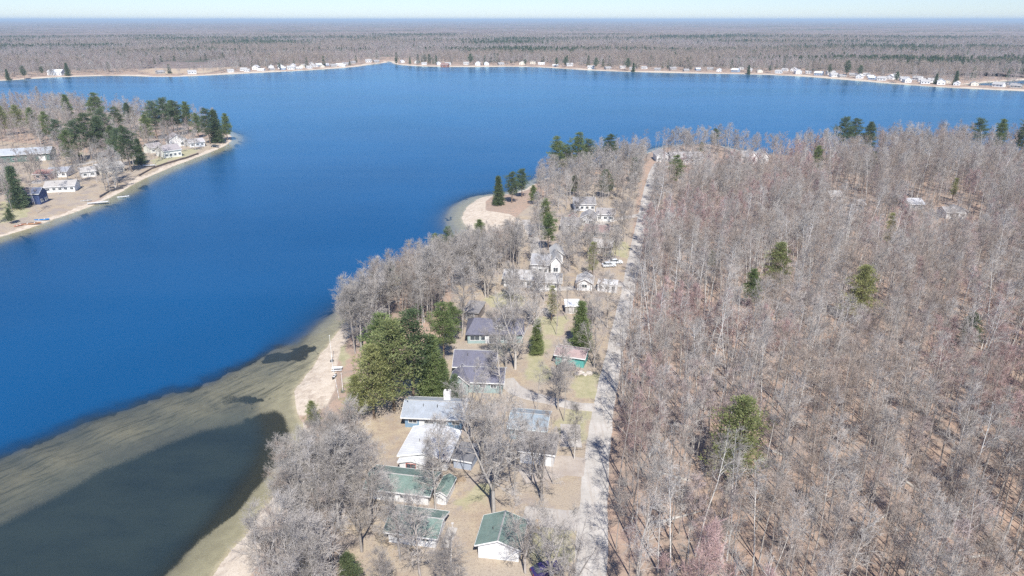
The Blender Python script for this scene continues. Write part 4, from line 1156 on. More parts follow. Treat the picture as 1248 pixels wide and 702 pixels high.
# conifers that stand out: (base px, base py, kind, variant, height, label)
CON = [
 (456, 509, 'dome', 0, 16, 'yellow-green spreading pine, leftmost of the big pine clump by the beach lawn'),
 (480, 500, 'dome', 0, 20, 'tallest yellow-green pine in the middle of the clump by the beach'),
 (468, 480, 'pine', 2, 19, 'green layered pine at the back of the clump by the beach'),
 (505, 489, 'pine', 1, 21, 'dark pine between the yellow pine and the bright green spruce'),
 (527, 485, 'cone', 0, 15, 'bright green spruce left of the purple-roofed gable'),
 (541, 487, 'cone', 0, 10, 'small bright green spruce touching the blue house roof'),
 (556, 492, 'cone', 2, 7, 'short bluish spruce in front of the white-trimmed gable'),
 (436, 512, 'dome', 0, 10, 'small yellow-green pine at the lower left of the pine clump'),
 (541, 442, 'pine', 2, 15, 'bright green pine behind the spruce left of the purple roof'),
 (552, 418, 'pine', 2, 11, 'small bright pine left of the dormered house'),
 (382, 516, 'dome', 0, 6, 'low yellow-green pine at the bottom of the sand beach'),
 (376, 716, 'dome', 0, 6, 'small yellow-green pine at the bottom edge of the picture'),
 (428, 716, 'dome', 2, 6, 'dark low pine under bare trees at the bottom edge'),
 (654, 431, 'cone', 0, 9, 'green conical cedar right of the dormered house'),
 (708, 428, 'cone', 0, 13, 'green cedar above the turquoise outbuilding'),
 (672, 392, 'thin', 0, 10, 'thin green cedar left of the white-roofed shed'),
 (608, 250, 'cone', 1, 13, 'dark conical evergreen on the sandy point'),
 (624, 248, 'pine', 1, 14, 'irregular dark pine next to the conical evergreen on the point'),
 (636, 240, 'pine', 0, 13, 'bluish pine right behind the irregular pine on the point'),
 (679, 217, 'pine', 2, 17, 'green pine at the left end of the lakeside pine row'),
 (704, 212, 'pine', 2, 17, 'bright green pine second in the lakeside pine row'),
 (716, 210, 'pine', 0, 14, 'bluish pine third in the lakeside pine row'),
 (742, 206, 'pine', 1, 15, 'dark pine at the right end of the lakeside pine row'),
 (690, 214, 'pine', 1, 13, 'dark pine squeezed between the first two lakeside pines'),
 (773, 222, 'cone', 2, 12, 'slim bluish evergreen left of the road near the lake'),
 (823, 232, 'pine', 2, 16, 'tall green pine alone at the near side of the wide pale house'),
 (532, 318, 'dome', 1, 10, 'round green pine on the wooded shore, left of a second one'),
 (547, 312, 'pine', 0, 11, 'bluish pine on the wooded shore near the sandy point'),
 (585, 302, 'dome', 1, 10, 'green round pine directly below the sandy point'),
 (478, 352, 'dome', 1, 9, 'pale round pine at the water edge of the bare woods'),
 (458, 360, 'dome', 1, 8, 'small round pine left of the pale one at the water edge'),
 (665, 282, 'dome', 1, 12, 'yellow-green pine behind the sandy point, the larger'),
 (668, 305, 'pine', 2, 13, 'green pine below the larger one behind the sandy point'),
 (700, 238, 'dome', 2, 9, 'dark round pine in bare trees above the cottage cluster'),
 (737, 240, 'dome', 2, 12, 'dark pine near the road above the cottage cluster'),
 (650, 250, 'dome', 1, 8, 'small green pine left of the cottage cluster'),
 (722, 340, 'thin', 0, 12, 'thin yellow-green tree above the white trailer'),
 (1042, 398, 'dome', 0, 16, 'large yellow-green pine alone in the bare woods, the biggest there'),
 (891, 594, 'dome', 0, 17, 'sparse yellow-green tree lowest in the bare woods'),
 (945, 358, 'dome', 0, 15, 'mid-sized green pine left of the largest woodland pine'),
 (914, 377, 'dome', 1, 11, 'little green pine at the lower left of the mid-sized pine'),
 (1025, 184, 'pine', 0, 19, 'bluish pine left of the dark round pine at the wood far edge'),
 (1055, 187, 'dome', 2, 16, 'dark round pine at the far edge of the wood'),
 (1038, 183, 'pine', 1, 18, 'dark narrow pine between the bluish and the round pine'),
 (994, 212, 'dome', 1, 14, 'green spreading pine nearer than the pines at the wood edge'),
 (1061, 213, 'dome', 2, 10, 'low dark green tree below the dark round pine'),
 (1130, 183, 'dome', 2, 9, 'small dark evergreen right of the pine pair at the wood edge'),
 (1187, 183, 'pine', 0, 18, 'bluish pine, left of three at the upper right lakeside'),
 (1213, 186, 'dome', 1, 17, 'green rounded pine, middle of three at the upper right lakeside'),
 (1242, 196, 'pine', 1, 20, 'dark ragged pine at the upper right edge of the picture'),
 (1079, 303, 'thin', 0, 13, 'narrow yellow-green tree above the largest woodland pine'),
 (866, 330, 'dome', 1, 6, 'tiny green pine in the reddish woods near the road'),
 (1178, 426, 'dome', 2, 9, 'dull dark green tree low in the woods at the right'),
 (1160, 245, 'thin', 0, 10, 'thin evergreen behind the pair of white cabins'),
 (854, 188, 'dome', 1, 7, 'low yellow-green bush-like pine by the lake behind the wide pale house'),
 (870, 182, 'pine', 1, 13, 'slim dark pine at the water right of the wide pale house'),
 (25, 254, 'cone', 2, 15, 'pointed bluish spruce beside the deep blue house'),
 (0, 235, 'cone', 1, 12, 'dark spruce cut by the left edge of the picture'),
 (14, 272, 'dome', 2, 5, 'small dark evergreen at the left beach'),
 (98, 196, 'pine', 0, 19, 'tall bluish pine at the left of the peninsula pine grove'),
 (112, 194, 'pine', 1, 22, 'tallest dark pine of the peninsula grove'),
 (126, 190, 'dome', 2, 18, 'dark broad pine at the right of the peninsula grove'),
 (88, 200, 'dome', 1, 15, 'green broad pine at the front of the peninsula grove'),
 (130, 178, 'pine', 0, 19, 'bluish pine behind the peninsula grove'),
 (160, 209, 'pine', 1, 20, 'dark pine left of the cream house, nearest the water'),
 (150, 203, 'pine', 0, 17, 'bluish pine left behind the nearest dark pine'),
 (172, 200, 'cone', 1, 12, 'dark spruce close to the cream house'),
 (192, 170, 'pine', 0, 21, 'bluish pine at the left of the tall grove behind the cream house'),
 (205, 168, 'pine', 0, 22, 'bluish tall pine in the middle of the grove behind the cream house'),
 (218, 166, 'pine', 1, 20, 'dark pine at the right of the grove behind the cream house'),
 (230, 162, 'dome', 1, 17, 'green round pine at the far side of the grove'),
 (256, 175, 'pine', 1, 19, 'dark ragged pine near the peninsula tip'),
 (266, 173, 'cone', 1, 18, 'dark narrow evergreen second from the peninsula tip'),
 (277, 169, 'dome', 1, 14, 'green evergreen at the very tip of the peninsula'),
 (121, 160, 'pine', 2, 22, 'tall green pine rising above the middle of the peninsula'),
 (87, 152, 'cone', 0, 19, 'slender tall evergreen against the back bay'),
 (160, 158, 'dome', 2, 15, 'rounded evergreen at the back bay side'),
 (8, 166, 'dome', 0, 16, 'yellow-green pine in the left grove, at the picture edge'),
 (26, 164, 'dome', 0, 16, 'yellow-green pine second in the left grove'),
 (44, 166, 'dome', 1, 15, 'green pine at the right of the left grove'),
 (60, 172, 'dome', 1, 15, 'green pine between the left grove and the tall peninsula grove'),
 (75, 186, 'pine', 0, 16, 'bluish pine in front of the tall peninsula grove, left side'),
 (140, 190, 'dome', 2, 14, 'low dark pine at the right foot of the peninsula grove'),
 (212, 160, 'dome', 1, 17, 'green broad pine behind the tall grove of the cream house'),
 (242, 168, 'dome', 1, 13, 'low green pine between the grove and the tip pines'),
 (182, 176, 'dome', 1, 15, 'green pine left of the tall grove behind the cream house'),
 (146, 168, 'pine', 1, 17, 'dark pine between the two peninsula groves'),
 (198, 191, 'cone', 1, 6, 'small dark yew in front of the cream house'),
]

for px, py, kd, vr, h, lab in CON:
    x, y = at(px, py, 1.4)
    if px < 300: h *= 1.2
    if 675 < px < 745 and py < 220: h *= 1.25
    if px > 1000 and py < 230: h *= 1.15
    add_tree('pine_tree' if kd in ('pine', 'dome') else 'spruce_tree', PINES[kd][vr], x, y, h / PH[kd][vr], lab, 'evergreen tree', None)
    if kd == 'dome' : FOOT.append((x, y, 1, 0, h * .12, h * .12))
    else: FOOT.append((x, y, 1, 0, 1.5, 1.5))
# evergreens on the far shore
FARC = [(52, 93, 20), (83, 92.5, 22), (133, 88.5, 22), (207, 90.5, 18), (518, 79, 26), (524, 79, 22), (573.5, 80, 30), (341, 86, 16), (678, 82, 22), (689, 82.5, 20), (726, 85, 30),
        (765, 86.5, 24), (772, 87, 20), (912, 90, 22), (1031, 95, 32), (1047, 96, 28), (1010, 93, 22), (938, 89, 18), (1092, 101, 20), (1164, 104, 22), (30, 96, 22), (10, 97, 20), (483, 79, 20), (1140, 103, 18), (640, 80.5, 18)]
for px, py, h in FARC:
    x, y = at(px, py - .6, 1.4); v_ = random.choice([('pine', 1, 17), ('cone', 1, 13), ('pine', 0, 18)])
    lp = px
    where = 'left of the marsh' if px < 160 else 'near the row of cottages left of the inlet' if px < 470 else 'just right of the inlet' if px < 600 else 'on the middle of the far shore' if px < 800 else 'above the right-hand woods'
    add_tree('pine_tree', PINES[v_[0]][v_[1]], x, y, h * random.uniform(.6, .85) / v_[2], 'tall dark far shore evergreen ' + where, 'evergreen tree', 'tall evergreens on the far shore')
    FOOT.append((x, y, 1, 0, 3, 3))

# hand-placed yard trees (bare)
YT = [(602, 628, 1, 22, 'tall bare multi-stemmed tree above the garage on the straw lawn'), (627, 605, 11, 18, 'bare tree behind and right of the tall one above the garage'),
      (660, 611, 2, 17, 'tall forked bare tree in front of the white flat-roofed garage'), (674, 592, 12, 16, 'bare tree right of the forked one by the flat-roofed garage'),
      (648, 590, 10, 15, 'bare tree left of the forked one by the flat-roofed garage'), (531, 623, 3, 14, 'dark bare tree between the two green-roofed cottages'),
      (513, 708, 0, 15, 'large bare tree in front of the lower green cottage at the bottom'), (441, 672, 4, 16, 'big bare tree left of the lower green cottage'),
      (452, 640, 0, 16, 'bare tree at the left end of the long green cottage'), (488, 681, 3, 15, 'slim bare tree before the wall of the lower green cottage'),
      (628, 450, 1, 21, 'tall forked bare tree right of the dormered house'), (617, 448, 2, 18, 'bare tree in the lawn just below the dormered house'),
      (724, 449, 4, 13, 'dark bare tree right of the turquoise outbuilding'), (563, 410, 0, 20, 'straight bare trunk at the left end of the dormered house'),
      (680, 500, 4, 13, 'broad bare tree between drive and lawn'), (655, 505, 13, 13, 'bare tree below the pale curved drive'), (575, 540, 4, 18, 'bare tree at the right end of the long blue house'),
      (588, 575, 1, 18, 'bare tree right of the small pale blue shed'), (700, 560, 3, 12, 'crooked bare tree beside the parking pad'), (640, 700, 4, 13, 'bare tree right of the green-roofed garage at the bottom'),
      (672, 712, 1, 14, 'bare tree at the bottom edge between garage and road'), (690, 745, 4, 16, 'bare tree at the bottom edge nearest the road'), (545, 735, 0, 12, 'thin bare tree at the bottom left of the leaning pole'),
      (468, 735, 0, 9, 'small bare tree at the bottom edge below the lower cottage'), (610, 480, 3, 14, 'bare tree at the right corner of the big purple roof'), (540, 590, 0, 13, 'bare tree beside the narrow green shed')]
used_xy = []
for px, py, v_, h, lab in YT:
    x, y = at(px, py, 1.4)
    add_tree('bare_tree', FOREST[v_ - 10] if v_ > 9 else YARDT[v_], x, y, h / (20 + v_ % 10), lab, 'bare tree', None, tilt=.03); used_xy.append((x, y))

# candidate positions for the remaining bare trees
def inpoly(x, y, P): return sdf(np.array([x]), np.array([y]), P)[0] > 0
cand = []    # x, y, kind, scale
def scatter(P, sp, kinds, smin=.8, smax=1.1, dmin=2.0, jit=.5, rnd=random.Random(3), maxr=1e9, filt=None):
    x0, y0 = P.min(0); x1, y1 = P.max(0)
    gx = np.arange(x0, x1, sp); gy = np.arange(y0, y1, sp)
    X, Y = np.meshgrid(gx, gy); X = X.ravel(); Y = Y.ravel()
    X = X + np.array([rnd.uniform(-jit, jit) for _ in X]) * sp; Y = Y + np.array([rnd.uniform(-jit, jit) for _ in Y]) * sp
    ok = (sdf(X, Y, P) > 0) & (land_d(X, Y) > dmin)
    if filt is not None: ok &= filt(X, Y)
    X, Y = X[ok], Y[ok]
    for x, y in zip(X, Y):
        if not clear_of_houses(x, y, .5): continue
        cand.append((x, y, rnd.choice(kinds), rnd.uniform(smin, smax)))
away = lambda X, Y: np.abs(X - road_x(Y)) > 3.4
shoreband = poly([(318, 780), (335, 680), (342, 625), (358, 596), (374, 560), (395, 552), (430, 548), (448, 560), (446, 585), (424, 610), (412, 660), (405, 780)])
scatter(shoreband, 2.9, ['y', 'f', 'f', 'y', 'l'], .62, .85, 1.5)
band2 = poly([(408, 412), (424, 392), (446, 372), (480, 348), (530, 312), (560, 292), (600, 296), (640, 306), (640, 335), (600, 345), (560, 360), (545, 400), (520, 420), (480, 400), (430, 440), (418, 425)])
scatter(band2, 3.3, ['f', 'y', 'y', 'f', 'l'], .66, .9, .6)
mid = poly([(560, 350), (640, 300), (660, 270), (700, 230), (782, 232), (768, 320), (752, 400), (742, 440), (650, 420), (600, 380), (560, 400)])
scatter(mid, 5.7, ['f', 'y', 'f', 'f', 'l'], .5, .75, 3, filt=away)
mid2 = poly([(560, 540), (640, 480), (735, 440), (725, 520), (716, 600), (712, 700), (640, 720), (620, 600), (590, 560)])
scatter(mid2, 11, ['f', 'y'], .45, .7, 3, filt=away)
north = poly([(645, 240), (668, 216), (740, 198), (790, 190), (782, 235), (700, 240), (660, 262)])
scatter(north, 5.0, ['f', 'f', 'y'], .48, .70, 2, filt=away)
leftp = LEFT.copy()
scatter(leftp, 8, ['f', 'y', 'f', 'm'], .62, .85, 9, filt=lambda X, Y: (X > -560) & (~((sdf(X, Y, YARD2) > 0) & (fbm(X / 22, Y / 22, 5) < .42))))
scatter(poly([(100, 255), (120, 235), (160, 215), (165, 222), (140, 238), (110, 251)]), 6, ['y', 'l'], .6, .8, 2)
# the wood right of the road
def woodf(X, Y):
    return (X > road_x(Y) + 3.0) & (Y > 40) & ((Y > 62) | (np.abs(X) < 120)) & (np.abs(X) < 75 + Y * .95)
woods = np.array([(-20, 30), (620, 30), (620, 620), (-20, 620)])
rw = random.Random(9)
shore_n = poly([(785, 198), (800, 184), (835, 178), (870, 178), (900, 186), (950, 191), (1010, 191), (1010, 200), (900, 196), (860, 190)])
scatter(shore_n, 7, ['f', 'y'], .5, .7, 2, filt=away)
n0 = len(cand)
scatter(woods, 3.6, ['f', 'f', 'f', 'f', 'm', 'f', 'f', 'f'], .74, 1.06, 2, filt=woodf)
# low growth near the lakeside houses, clearings in front of the cabins
LIMX = [700, 780, 800, 940, 985, 1010, 1110, 1250]; LIMY = [200, 200, 199, 199, 174, 160, 153, 150]
kept = cand[:n0]
CABPX = [(1138, 1182, 268, 1.0), (1100, 1130, 257, 1.0), (1040, 1056, 256, 1), (1010, 1030, 246, 1)]
for x, y, k, s in cand[n0:]:
    px, py = topix(x, y, 1.4)
    lim = float(np.interp(px, LIMX, LIMY)) + rw.uniform(-5, 7)
    if 800 < px < 990 and rw.random() < .35: lim -= 20
    for a, b, c2, q in CABPX:
        if a - 8 < px < b + 8 and c2 - 3 < py < c2 + 44: lim = max(lim, c2 + rw.uniform(-10, 6))
    for cx_, cy_, kd_, v2_, h_, l_ in CON:
        if cx_ > 790:
            pm_ = FPX / math.hypot(at(cx_, cy_)[1], CAM_H) * .85
            if abs(px - cx_) < h_ * pm_ * .42 and -3 < py - cy_ < h_ * pm_ * .95: lim = max(lim, cy_ - h_ * pm_ * .36 + rw.uniform(-4, 6))
    while s > .3 and topix(x, y, 20.5 * s + 1)[1] < lim: s -= .04
    if s > .3: kept.append((x, y, k, s))
# trees on the banks stay low near the water, tallest inland
BX = [250, 300, 330, 360, 400, 440, 480]; BY = [680, 625, 572, 528, 502, 498, 512]
TX = [400, 430, 470, 520, 560, 600, 645, 700]; TY = [392, 346, 312, 300, 284, 282, 262, 190]
k2 = []
for x, y, k, s in kept[:n0]:
    px, py = topix(x, y, 1.4)
    if y > 0 and px < 690:
        lim = float(np.interp(px, BX, BY)) if py > 500 and px < 480 else float(np.interp(px, TX, TY)) if 400 < px and 285 < py < 450 else -1e9
        lim += rw.uniform(-4, 12)
        while s > .3 and topix(x, y, 20.5 * s + 1)[1] < lim: s -= .03
        if s <= .3: continue
    k2.append((x, y, k, s))
kept = k2 + kept[n0:]
n0 = len(k2)
cand[:] = kept
# reddish patches and birches by noise
for i in range(n0, len(cand)):
    x, y, k, s = cand[i]
    v = float(fbm(np.array([x / 22]), np.array([y / 22]), 91, 3)[0])
    b = float(fbm(np.array([x / 26]), np.array([y / 26]), 93, 3)[0])
    if v > .575 and rw.random() < .6: k = 'r'
    elif b > .60 and rw.random() < .6: k = 'b'
    elif rw.random() < .03: k = 'b'
    if rw.random() < .28: s *= rw.uniform(.45, .75)
    cand[i] = (x, y, k, s)
# beyond the right wood toward the east end of the lake is open: keep only what stands on land (done by land_d)
KM = {'f': FOREST, 'l': FOREST, 'y': YARDT, 'm': MAPLE[1:], 'r': MAPLE[:1], 'b': BIRCHES}
TXT = {'f': ('bare grey tree', 'bare_tree'), 'l': ('bare pale grey tree', 'bare_tree'), 'y': ('spreading bare grey tree', 'bare_tree'), 'm': ('bare mauve-twigged tree', 'bare_tree'),
       'r': ('bare tree with reddish twigs', 'maple_tree'), 'b': ('bare white-barked birch', 'birch_tree')}
def near_size(c):
    x, y, k, s = c
    px, py = topix(x, y, 12)
    ins = (-10 < px < 1258) and (-40 < topix(x, y, 18 * s)[1] < 735) and y > 20
    return (0 if ins else 1, math.hypot(x, y) / s)
cand.sort(key=near_size)
NIND = 300 - len(YT) - 4
def zone(x, y):
    if x > road_x(y): return 'in the wood right of the gravel road', 'bare trees of the wood right of the road'
    px, py = topix(x, y, 1)
    if py > 480 and px < 480: return 'on the wooded bank left of the cottages', 'bare trees on the lake bank'
    return 'in the yards left of the gravel road', 'bare trees in the cottage yards'
rest = []
ri = random.Random(21)
for i, c_ in enumerate(cand):
    x, y, k, s = c_
    ms = KM[k]; vi = ri.randrange(len(ms))
    if i < NIND:
        lab, nm = TXT[k]; wz, grp = zone(x, y)
        add_tree(nm, ms[vi], x, y, s, lab + ' ' + wz, 'bare tree', grp, ri.uniform(0, 6.28), .05)
    else:
        rest.append((x, y, k, vi, s))
print('candidates', len(cand), 'rest', len(rest))

# leafless shrubs near houses
for px, py, lab in ((527, 577, 'rust-brown leafless shrub between the metal roof house and green cottage'), (540, 575, 'brown leafless shrub at the corner of the metal-roofed house'), (700, 462, 'leafless shrub below the turquoise outbuilding'), (634, 552, 'leafless shrub left of the white flat-roofed garage')):
    x, y = at(px, py, 1.3)
    add_tree('bare_shrub', SHRUB[0], x, y, .75, lab, 'shrub', None)

# ---- everything past the individual trees: one mass, instanced on points
kinds = [('f', i) for i in range(len(FOREST))] + [('y', i) for i in range(len(YARDT))] + [('m', 0), ('m', 1), ('r', 0), ('b', 0), ('b', 1)]
kidx = {k: i for i, k in enumerate(kinds)}
pts, kk, sc_, rt = [], [], [], []
for x, y, k, vi, s in rest:
    if k == 'l': k = 'f'
    pts.append((x, y)); kk.append(kidx[(k, vi)]); sc_.append(s)
nk = len(kinds)
# far woods (low detail trees)
nf = np.random.default_rng(4)
def ring(rmin, rmax, sp, amax=R(43)):
    out = []
    n = int((rmax ** 2 - rmin ** 2) * amax / sp ** 2)
    rr = np.sqrt(nf.uniform(rmin ** 2, rmax ** 2, n)); aa = nf.uniform(-amax, amax, n)
    return np.stack([rr * np.sin(aa), rr * np.cos(aa)], -1)
FP = np.concatenate([ring(780, 1500, 7.0), ring(1500, 2300, 9.0), ring(2300, 3600, 13)])
FP = FP[(sdf(FP[:, 0], FP[:, 1], FAR) > 6)]
dl = land_d(FP[:, 0], FP[:, 1])
keep = (dl > 14) & (sdf(FP[:, 0], FP[:, 1], MARSH) < 4)
shorethin = (dl < 55) & (nf.random(len(FP)) < .38)
keep &= ~shorethin
fs = np.array(far_spots)
FP = FP[keep]
for a, b in far_spots:
    FP = FP[(np.hypot(FP[:, 0] - a, FP[:, 1] - b) > 7.5) & ~((np.abs(FP[:, 0] * b - FP[:, 1] * a) / math.hypot(a, b) < 6) & (np.hypot(FP[:, 0], FP[:, 1]) < math.hypot(a, b)) & (np.hypot(FP[:, 0], FP[:, 1]) > math.hypot(a, b) - 16))]
X, Y = FP[:, 0], FP[:, 1]
cpat = fbm(X / 380, Y / 210, 111, 3)
isc = nf.random(len(FP)) < np.clip((cpat - .505) * 9, .05, .95) * np.clip((sdf(X, Y, FAR) - 120) / 150, .1, 1)
Fk = np.where(isc, nk + 4 + nf.integers(0, 2, len(FP)), nk + np.where(fbm(X / 260, Y / 150, 131, 3) + nf.normal(0, .07, len(FP)) > .5, nf.integers(0, 2, len(FP)), nf.integers(2, 4, len(FP))))
def far_h(d, x, y):
    return height_from(np.maximum(d, 0), x, y)
Zf = far_h(land_d(X, Y), X, Y)
near = np.array(pts); Zn = height_from(np.maximum(land_d(near[:, 0], near[:, 1]), 0), near[:, 0], near[:, 1])
# low-detail conifers for far use
def lod_con(seed, leaf):
    nr = np.random.default_rng(seed); P = []; D = []
    n = 420; t = nr.random(n) ** 1.3; a = nr.uniform(0, 6.28, n); r = (1 - t) * 3.4 * nr.uniform(.2, 1, n)
    P = np.stack([np.cos(a) * r, np.sin(a) * r, 2 + t * 15], -1); D = np.stack([np.cos(a), np.sin(a), nr.uniform(-.4, .5, n)], -1)
    V, F = blades(P, D, nr.uniform(.9, 1.7, n), nr.uniform(.25, .5, n), nr)
    tr_ = MB().tube((0, 0, -.3), (0, 0, 16), .25, .05, 5)
    return hidden_mesh('trunk', np.array(tr_.v), [np.array(tr_.q)], BARK_P), hidden_mesh('crown', V, F, leaf)
LODC = [lod_con(401, LEAF_D), lod_con(402, LEAF_B)]
PV = np.concatenate([np.column_stack([near, Zn]), np.column_stack([X, Y, Zf])])
PK = np.concatenate([np.array(kk), Fk]).astype(np.int32)
PS = np.concatenate([np.array(sc_), nf.uniform(.6, 1.1, len(X))]).astype(np.float32)
PR = nf.uniform(0, 6.28, len(PV)).astype(np.float32)
print('instances', len(PV))

# four individual far trees of each low-detail kind give the mass its shapes
variants = []
def src_objects():
    out = []
    for (k, i) in kinds: out.append(KM[k][i])
    for me in LODB: out.append(me)
    for me in LODC: out.append(me)
    return out
SRC = src_objects()
def mass(name, sel, label, cat):
    me = bpy.data.meshes.new(name); V = PV[sel].astype(np.float32)
    me.vertices.add(len(V)); me.vertices.foreach_set('co', V.ravel())
    for nm, arr, ty in (('tree_kind', PK[sel], 'INT'), ('tree_scale', PS[sel], 'FLOAT'), ('tree_turn', PR[sel], 'FLOAT')):
        a_ = me.attributes.new(nm, ty, 'POINT'); a_.data.foreach_set('value', arr)
    o = bpy.data.objects.new(name, me); col.objects.link(o)
    tag(o, label, cat, kind='stuff')
    ng = bpy.data.node_groups.new('tree_mass', 'GeometryNodeTree')
    ng.interface.new_socket('Geometry', in_out='INPUT', socket_type='NodeSocketGeometry')
    ng.interface.new_socket('Geometry', in_out='OUTPUT', socket_type='NodeSocketGeometry')
    nd = ng.nodes; L = ng.links.new
    gi = nd.new('NodeGroupInput'); go = nd.new('NodeGroupOutput'); J = nd.new('GeometryNodeJoinGeometry')
    def named(n_, t_):
        a_ = nd.new('GeometryNodeInputNamedAttribute'); a_.data_type = t_; a_.inputs['Name'].default_value = n_; return a_
    ak = named('tree_kind', 'INT'); as_ = named('tree_scale', 'FLOAT'); ar = named('tree_turn', 'FLOAT')
    cx = nd.new('ShaderNodeCombineXYZ'); L(ar.outputs[0], cx.inputs[2])
    for kx in sorted(set(PK[sel].tolist())):
        cmp_ = nd.new('FunctionNodeCompare'); cmp_.data_type = 'INT'; cmp_.operation = 'EQUAL'
        ins = [s for s in cmp_.inputs if s.type == 'INT']
        L(ak.outputs[0], ins[0]); ins[1].default_value = int(kx)
        jj = nd.new('GeometryNodeJoinGeometry')
        for so in SRCOBJ[kx]:
            oi = nd.new('GeometryNodeObjectInfo'); oi.transform_space = 'ORIGINAL'; oi.inputs['Object'].default_value = so
            oi.inputs['As Instance'].default_value = False
            L(oi.outputs['Geometry'], jj.inputs[0])
        ip = nd.new('GeometryNodeInstanceOnPoints')
        L(gi.outputs[0], ip.inputs['Points']); L(cmp_.outputs[0], ip.inputs['Selection']); L(jj.outputs[0], ip.inputs['Instance'])
        L(cx.outputs[0], ip.inputs['Rotation']); L(as_.outputs[0], ip.inputs['Scale'])
        L(ip.outputs[0], J.inputs[0])
    L(J.outputs[0], go.inputs[0])
    md = o.modifiers.new('trees', 'NODES'); md.node_group = ng
    return o
# source objects = the trunk and crown of individual trees that already stand in the scene
bymesh = {}
for o in col.objects:
    if o.type == 'MESH' and o.parent and o.name.split('.')[0] in ('trunk', 'crown'): bymesh.setdefault(o.data.name, o)
def ensure(meshes, x, y, s, lab, nm='bare_tree', cat='bare tree', grp=None):
    if meshes[0].name not in bymesh:
        t = add_tree(nm, meshes, x, y, s, lab, cat, grp)
        for ch in t.children: bymesh.setdefault(ch.data.name, ch)
fl = [(440, 77, 'bare tree beside the inlet mouth on the far shore'), (560, 80, 'bare tree right of the red far shore cottage'), (610, 80, 'bare tree on the middle of the far shore'), (860, 89, 'bare tree on the far shore above the woods')]
for me, (px, py, lab) in zip(LODB, fl):
    x, y = at(px, py, 0); x *= 1.03; y *= 1.03
    ensure(me, x, y, 1, lab)
for me, (px, py, lab) in zip(LODC, [(395, 82, 'dark evergreen behind the dense row of far cottages'), (1185, 98, 'bluish evergreen in the far right cottage cluster')]):
    x, y = at(px, py, 0); ensure(me, x, y, 1, lab, 'pine_tree', 'evergreen tree')
SRCOBJ = []
for kx, me in enumerate(SRC):
    if me[0].name not in bymesh:
        x, y, k, vi, s = rest[0]
        print('extra source', kx); ensure(me, 60 + kx * 3, 86, .9, 'bare tree near the bottom of the wood right of the road', grp='bare trees of the wood right of the road')
    SRCOBJ.append([bymesh[me[0].name], bymesh[me[1].name]])
nn = len(near)
leftsel = np.zeros(len(PV), bool); leftsel[:nn] = sdf(near[:, 0], near[:, 1], LEFT) > 0
mainsel = np.zeros(len(PV), bool); mainsel[:nn] = True; mainsel &= ~leftsel
farsel = np.zeros(len(PV), bool); farsel[nn:] = True
mass('woodland', mainsel, 'dense bare grey woods covering the near land behind the nearest trees', 'woods')
mass('woodland', leftsel, 'bare grey woods covering the left peninsula', 'woods')
mass('forest', farsel, 'endless bare brown forest with evergreen patches behind the far shore', 'forest')

# distant canopy: bumpy sheet of crowns out to the horizon with low hills
def canopy():
    r = [1250.0]
    while r[-1] < 70000: r.append(r[-1] * (1.006 if r[-1] < 5000 else 1.009 if r[-1] < 14000 else 1.03))
    r = np.array(r); a = np.linspace(R(-60), R(60), 1100)
    rr, aa = np.meshgrid(r, a, indexing='ij'); X = (rr * np.sin(aa)).ravel(); Y = (rr * np.cos(aa)).ravel(); RR = rr.ravel()
    d = sdf(X, Y, FAR)
    fade = np.clip((d - 60) / 90, 0, 1) * np.clip(1 - sdf(X, Y, MARSH) / -20, 0, 1) if False else np.clip((d - 90) / 90, 0, 1)
    bump = fbm(X / 18, Y / 18, 201, 3) * 9 + fbm(X / 300, Y / 300, 205, 3) * 8
    hills = np.clip((RR - 5000) / 20000, 0, 1) * fbm(X / 5200 + 3, Y / 2600, 211, 4) ** 1.5 * 70
    hills += np.clip((RR - 2500) / 4000, 0, 1) * (fbm(X / 1500, Y / 900, 215, 3) - .4) * 12
    Z = 3 + bump * fade * np.clip(.55 + (RR - 2000) / 3000, .55, 1.15) + hills - (1 - fade) * 9 - np.clip(3300 - RR, 0, 2000) / 2000 * 2.5
    idx = np.arange(len(r) * len(a)).reshape(len(r), len(a))
    F = np.stack([idx[:-1, :-1], idx[1:, :-1], idx[1:, 1:], idx[:-1, 1:]], -1).reshape(-1, 4)
    o = mesh_obj('forest', np.stack([X, Y, Z], -1), F, None)
    m = N('distant_canopy')
    a1 = m.ramp(m.noise(.0022, 5, .6, m.scaled(m.pos(), (1, 2.2, 1))), .35, .65)
    a2 = m.noise(.05, 5, .75); a3 = m.ramp(m.noise(.0011, 5, .62, m.scaled(m.pos(), (1, 2.6, 1))), .53, .60)
    c = m.mix(a1, (.20, .16, .145), (.30, .25, .225)); c = m.mix(m.ramp(a2, .35, .7), m.mix(.45, c, (.10, .075, .07)), c)
    gm = m.math('MULTIPLY', a3, m.ramp(m.noise(.03, 3, .7), .35, .6))
    c = m.mix(m.math('MULTIPLY', gm, .85), c, (.055, .085, .05))
    m.bsdf(c, .95, m.noise(.12, 4, .7), .8, 4, .05)
    o.data.materials.append(m.m)
    tag(o, 'distant grey-brown forest canopy running out to the low hills on the horizon', 'forest', kind='stuff')
canopy()

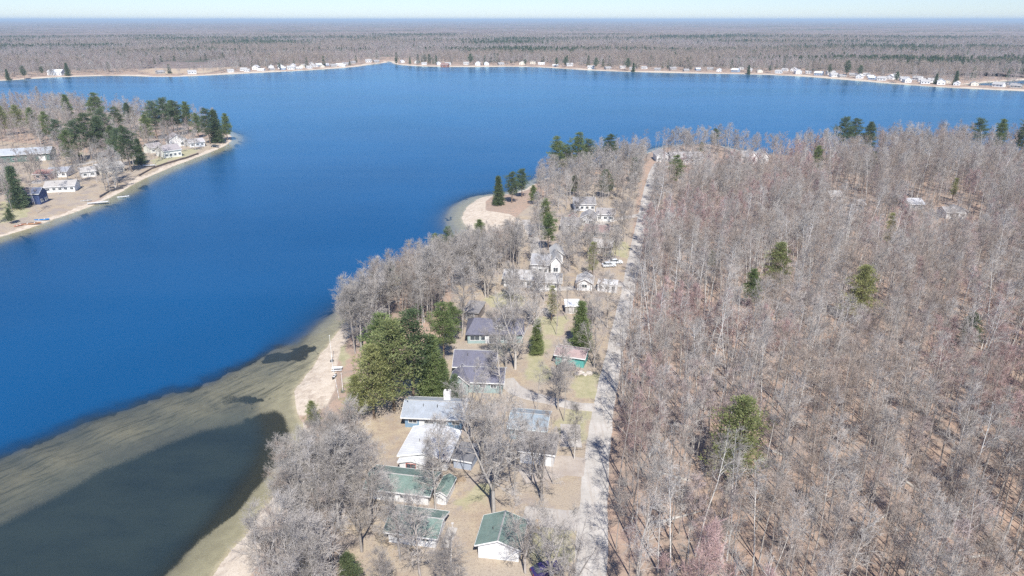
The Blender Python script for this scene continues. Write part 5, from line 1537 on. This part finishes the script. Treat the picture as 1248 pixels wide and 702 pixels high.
# ------------------------------------------------------------------ haze
hz = MB().box(-76000, -76000, -9, 76000, 76000, 104).build('haze', None)
m = N('haze_air')
pv = m.n('ShaderNodeVolumePrincipled'); pv.inputs['Color'].default_value = (.64, .83, 1, 1); pv.inputs['Density'].default_value = 1.0e-4
pv.inputs['Anisotropy'].default_value = 0
m.l(pv.outputs[0], m.out.inputs['Volume']); hz.data.materials.append(m.m)
tag(hz, 'thin pale blue haze over the far forest', 'haze', kind='stuff')

# ------------------------------------------------------------------ light
EL = R(50); SH = Vector((-.168, .986))           # shadows fall away from the viewpoint, slightly left
sd = Vector((-SH.x * math.cos(EL), -SH.y * math.cos(EL), math.sin(EL)))
sun_d = bpy.data.lights.new('sun', 'SUN'); sun_d.energy = 4.6; sun_d.angle = R(.5); sun_d.color = (1, .96, .90)
sun = bpy.data.objects.new('sun', sun_d); col.objects.link(sun)
sun.rotation_euler = sd.to_track_quat('Z', 'Y').to_euler()
w = bpy.data.worlds.new('World'); scene.world = w; w.use_nodes = True
nt = w.node_tree; bg = nt.nodes['Background']
sky = nt.nodes.new('ShaderNodeTexSky'); sky.sky_type = 'NISHITA'; sky.sun_disc = False
sky.sun_elevation = EL; sky.sun_rotation = math.atan2(sd.x, sd.y)
sky.altitude = 300; sky.air_density = 1.0; sky.dust_density = 0; sky.ozone_density = 1.5
tint = nt.nodes.new('ShaderNodeMix'); tint.data_type = 'RGBA'; tint.blend_type = 'MULTIPLY'; tint.inputs[0].default_value = 1
tint.inputs[7].default_value = (.66, .80, 1.13, 1)
nt.links.new(sky.outputs[0], tint.inputs[6]); nt.links.new(tint.outputs[2], bg.inputs['Color']); bg.inputs['Strength'].default_value = .082

scene.view_settings.view_transform = 'Standard'; scene.view_settings.look = 'None'
scene.view_settings.exposure = .6; scene.view_settings.gamma = 1
c_ = scene.cycles if hasattr(scene, 'cycles') else None
scene.render.engine = 'CYCLES'
scene.cycles.max_bounces = 5; scene.cycles.diffuse_bounces = 2; scene.cycles.glossy_bounces = 2; scene.cycles.transparent_max_bounces = 6
scene.cycles.transmission_bounces = 2; scene.cycles.volume_bounces = 0
scene.cycles.use_adaptive_sampling = True
scene.cycles.use_denoising = False
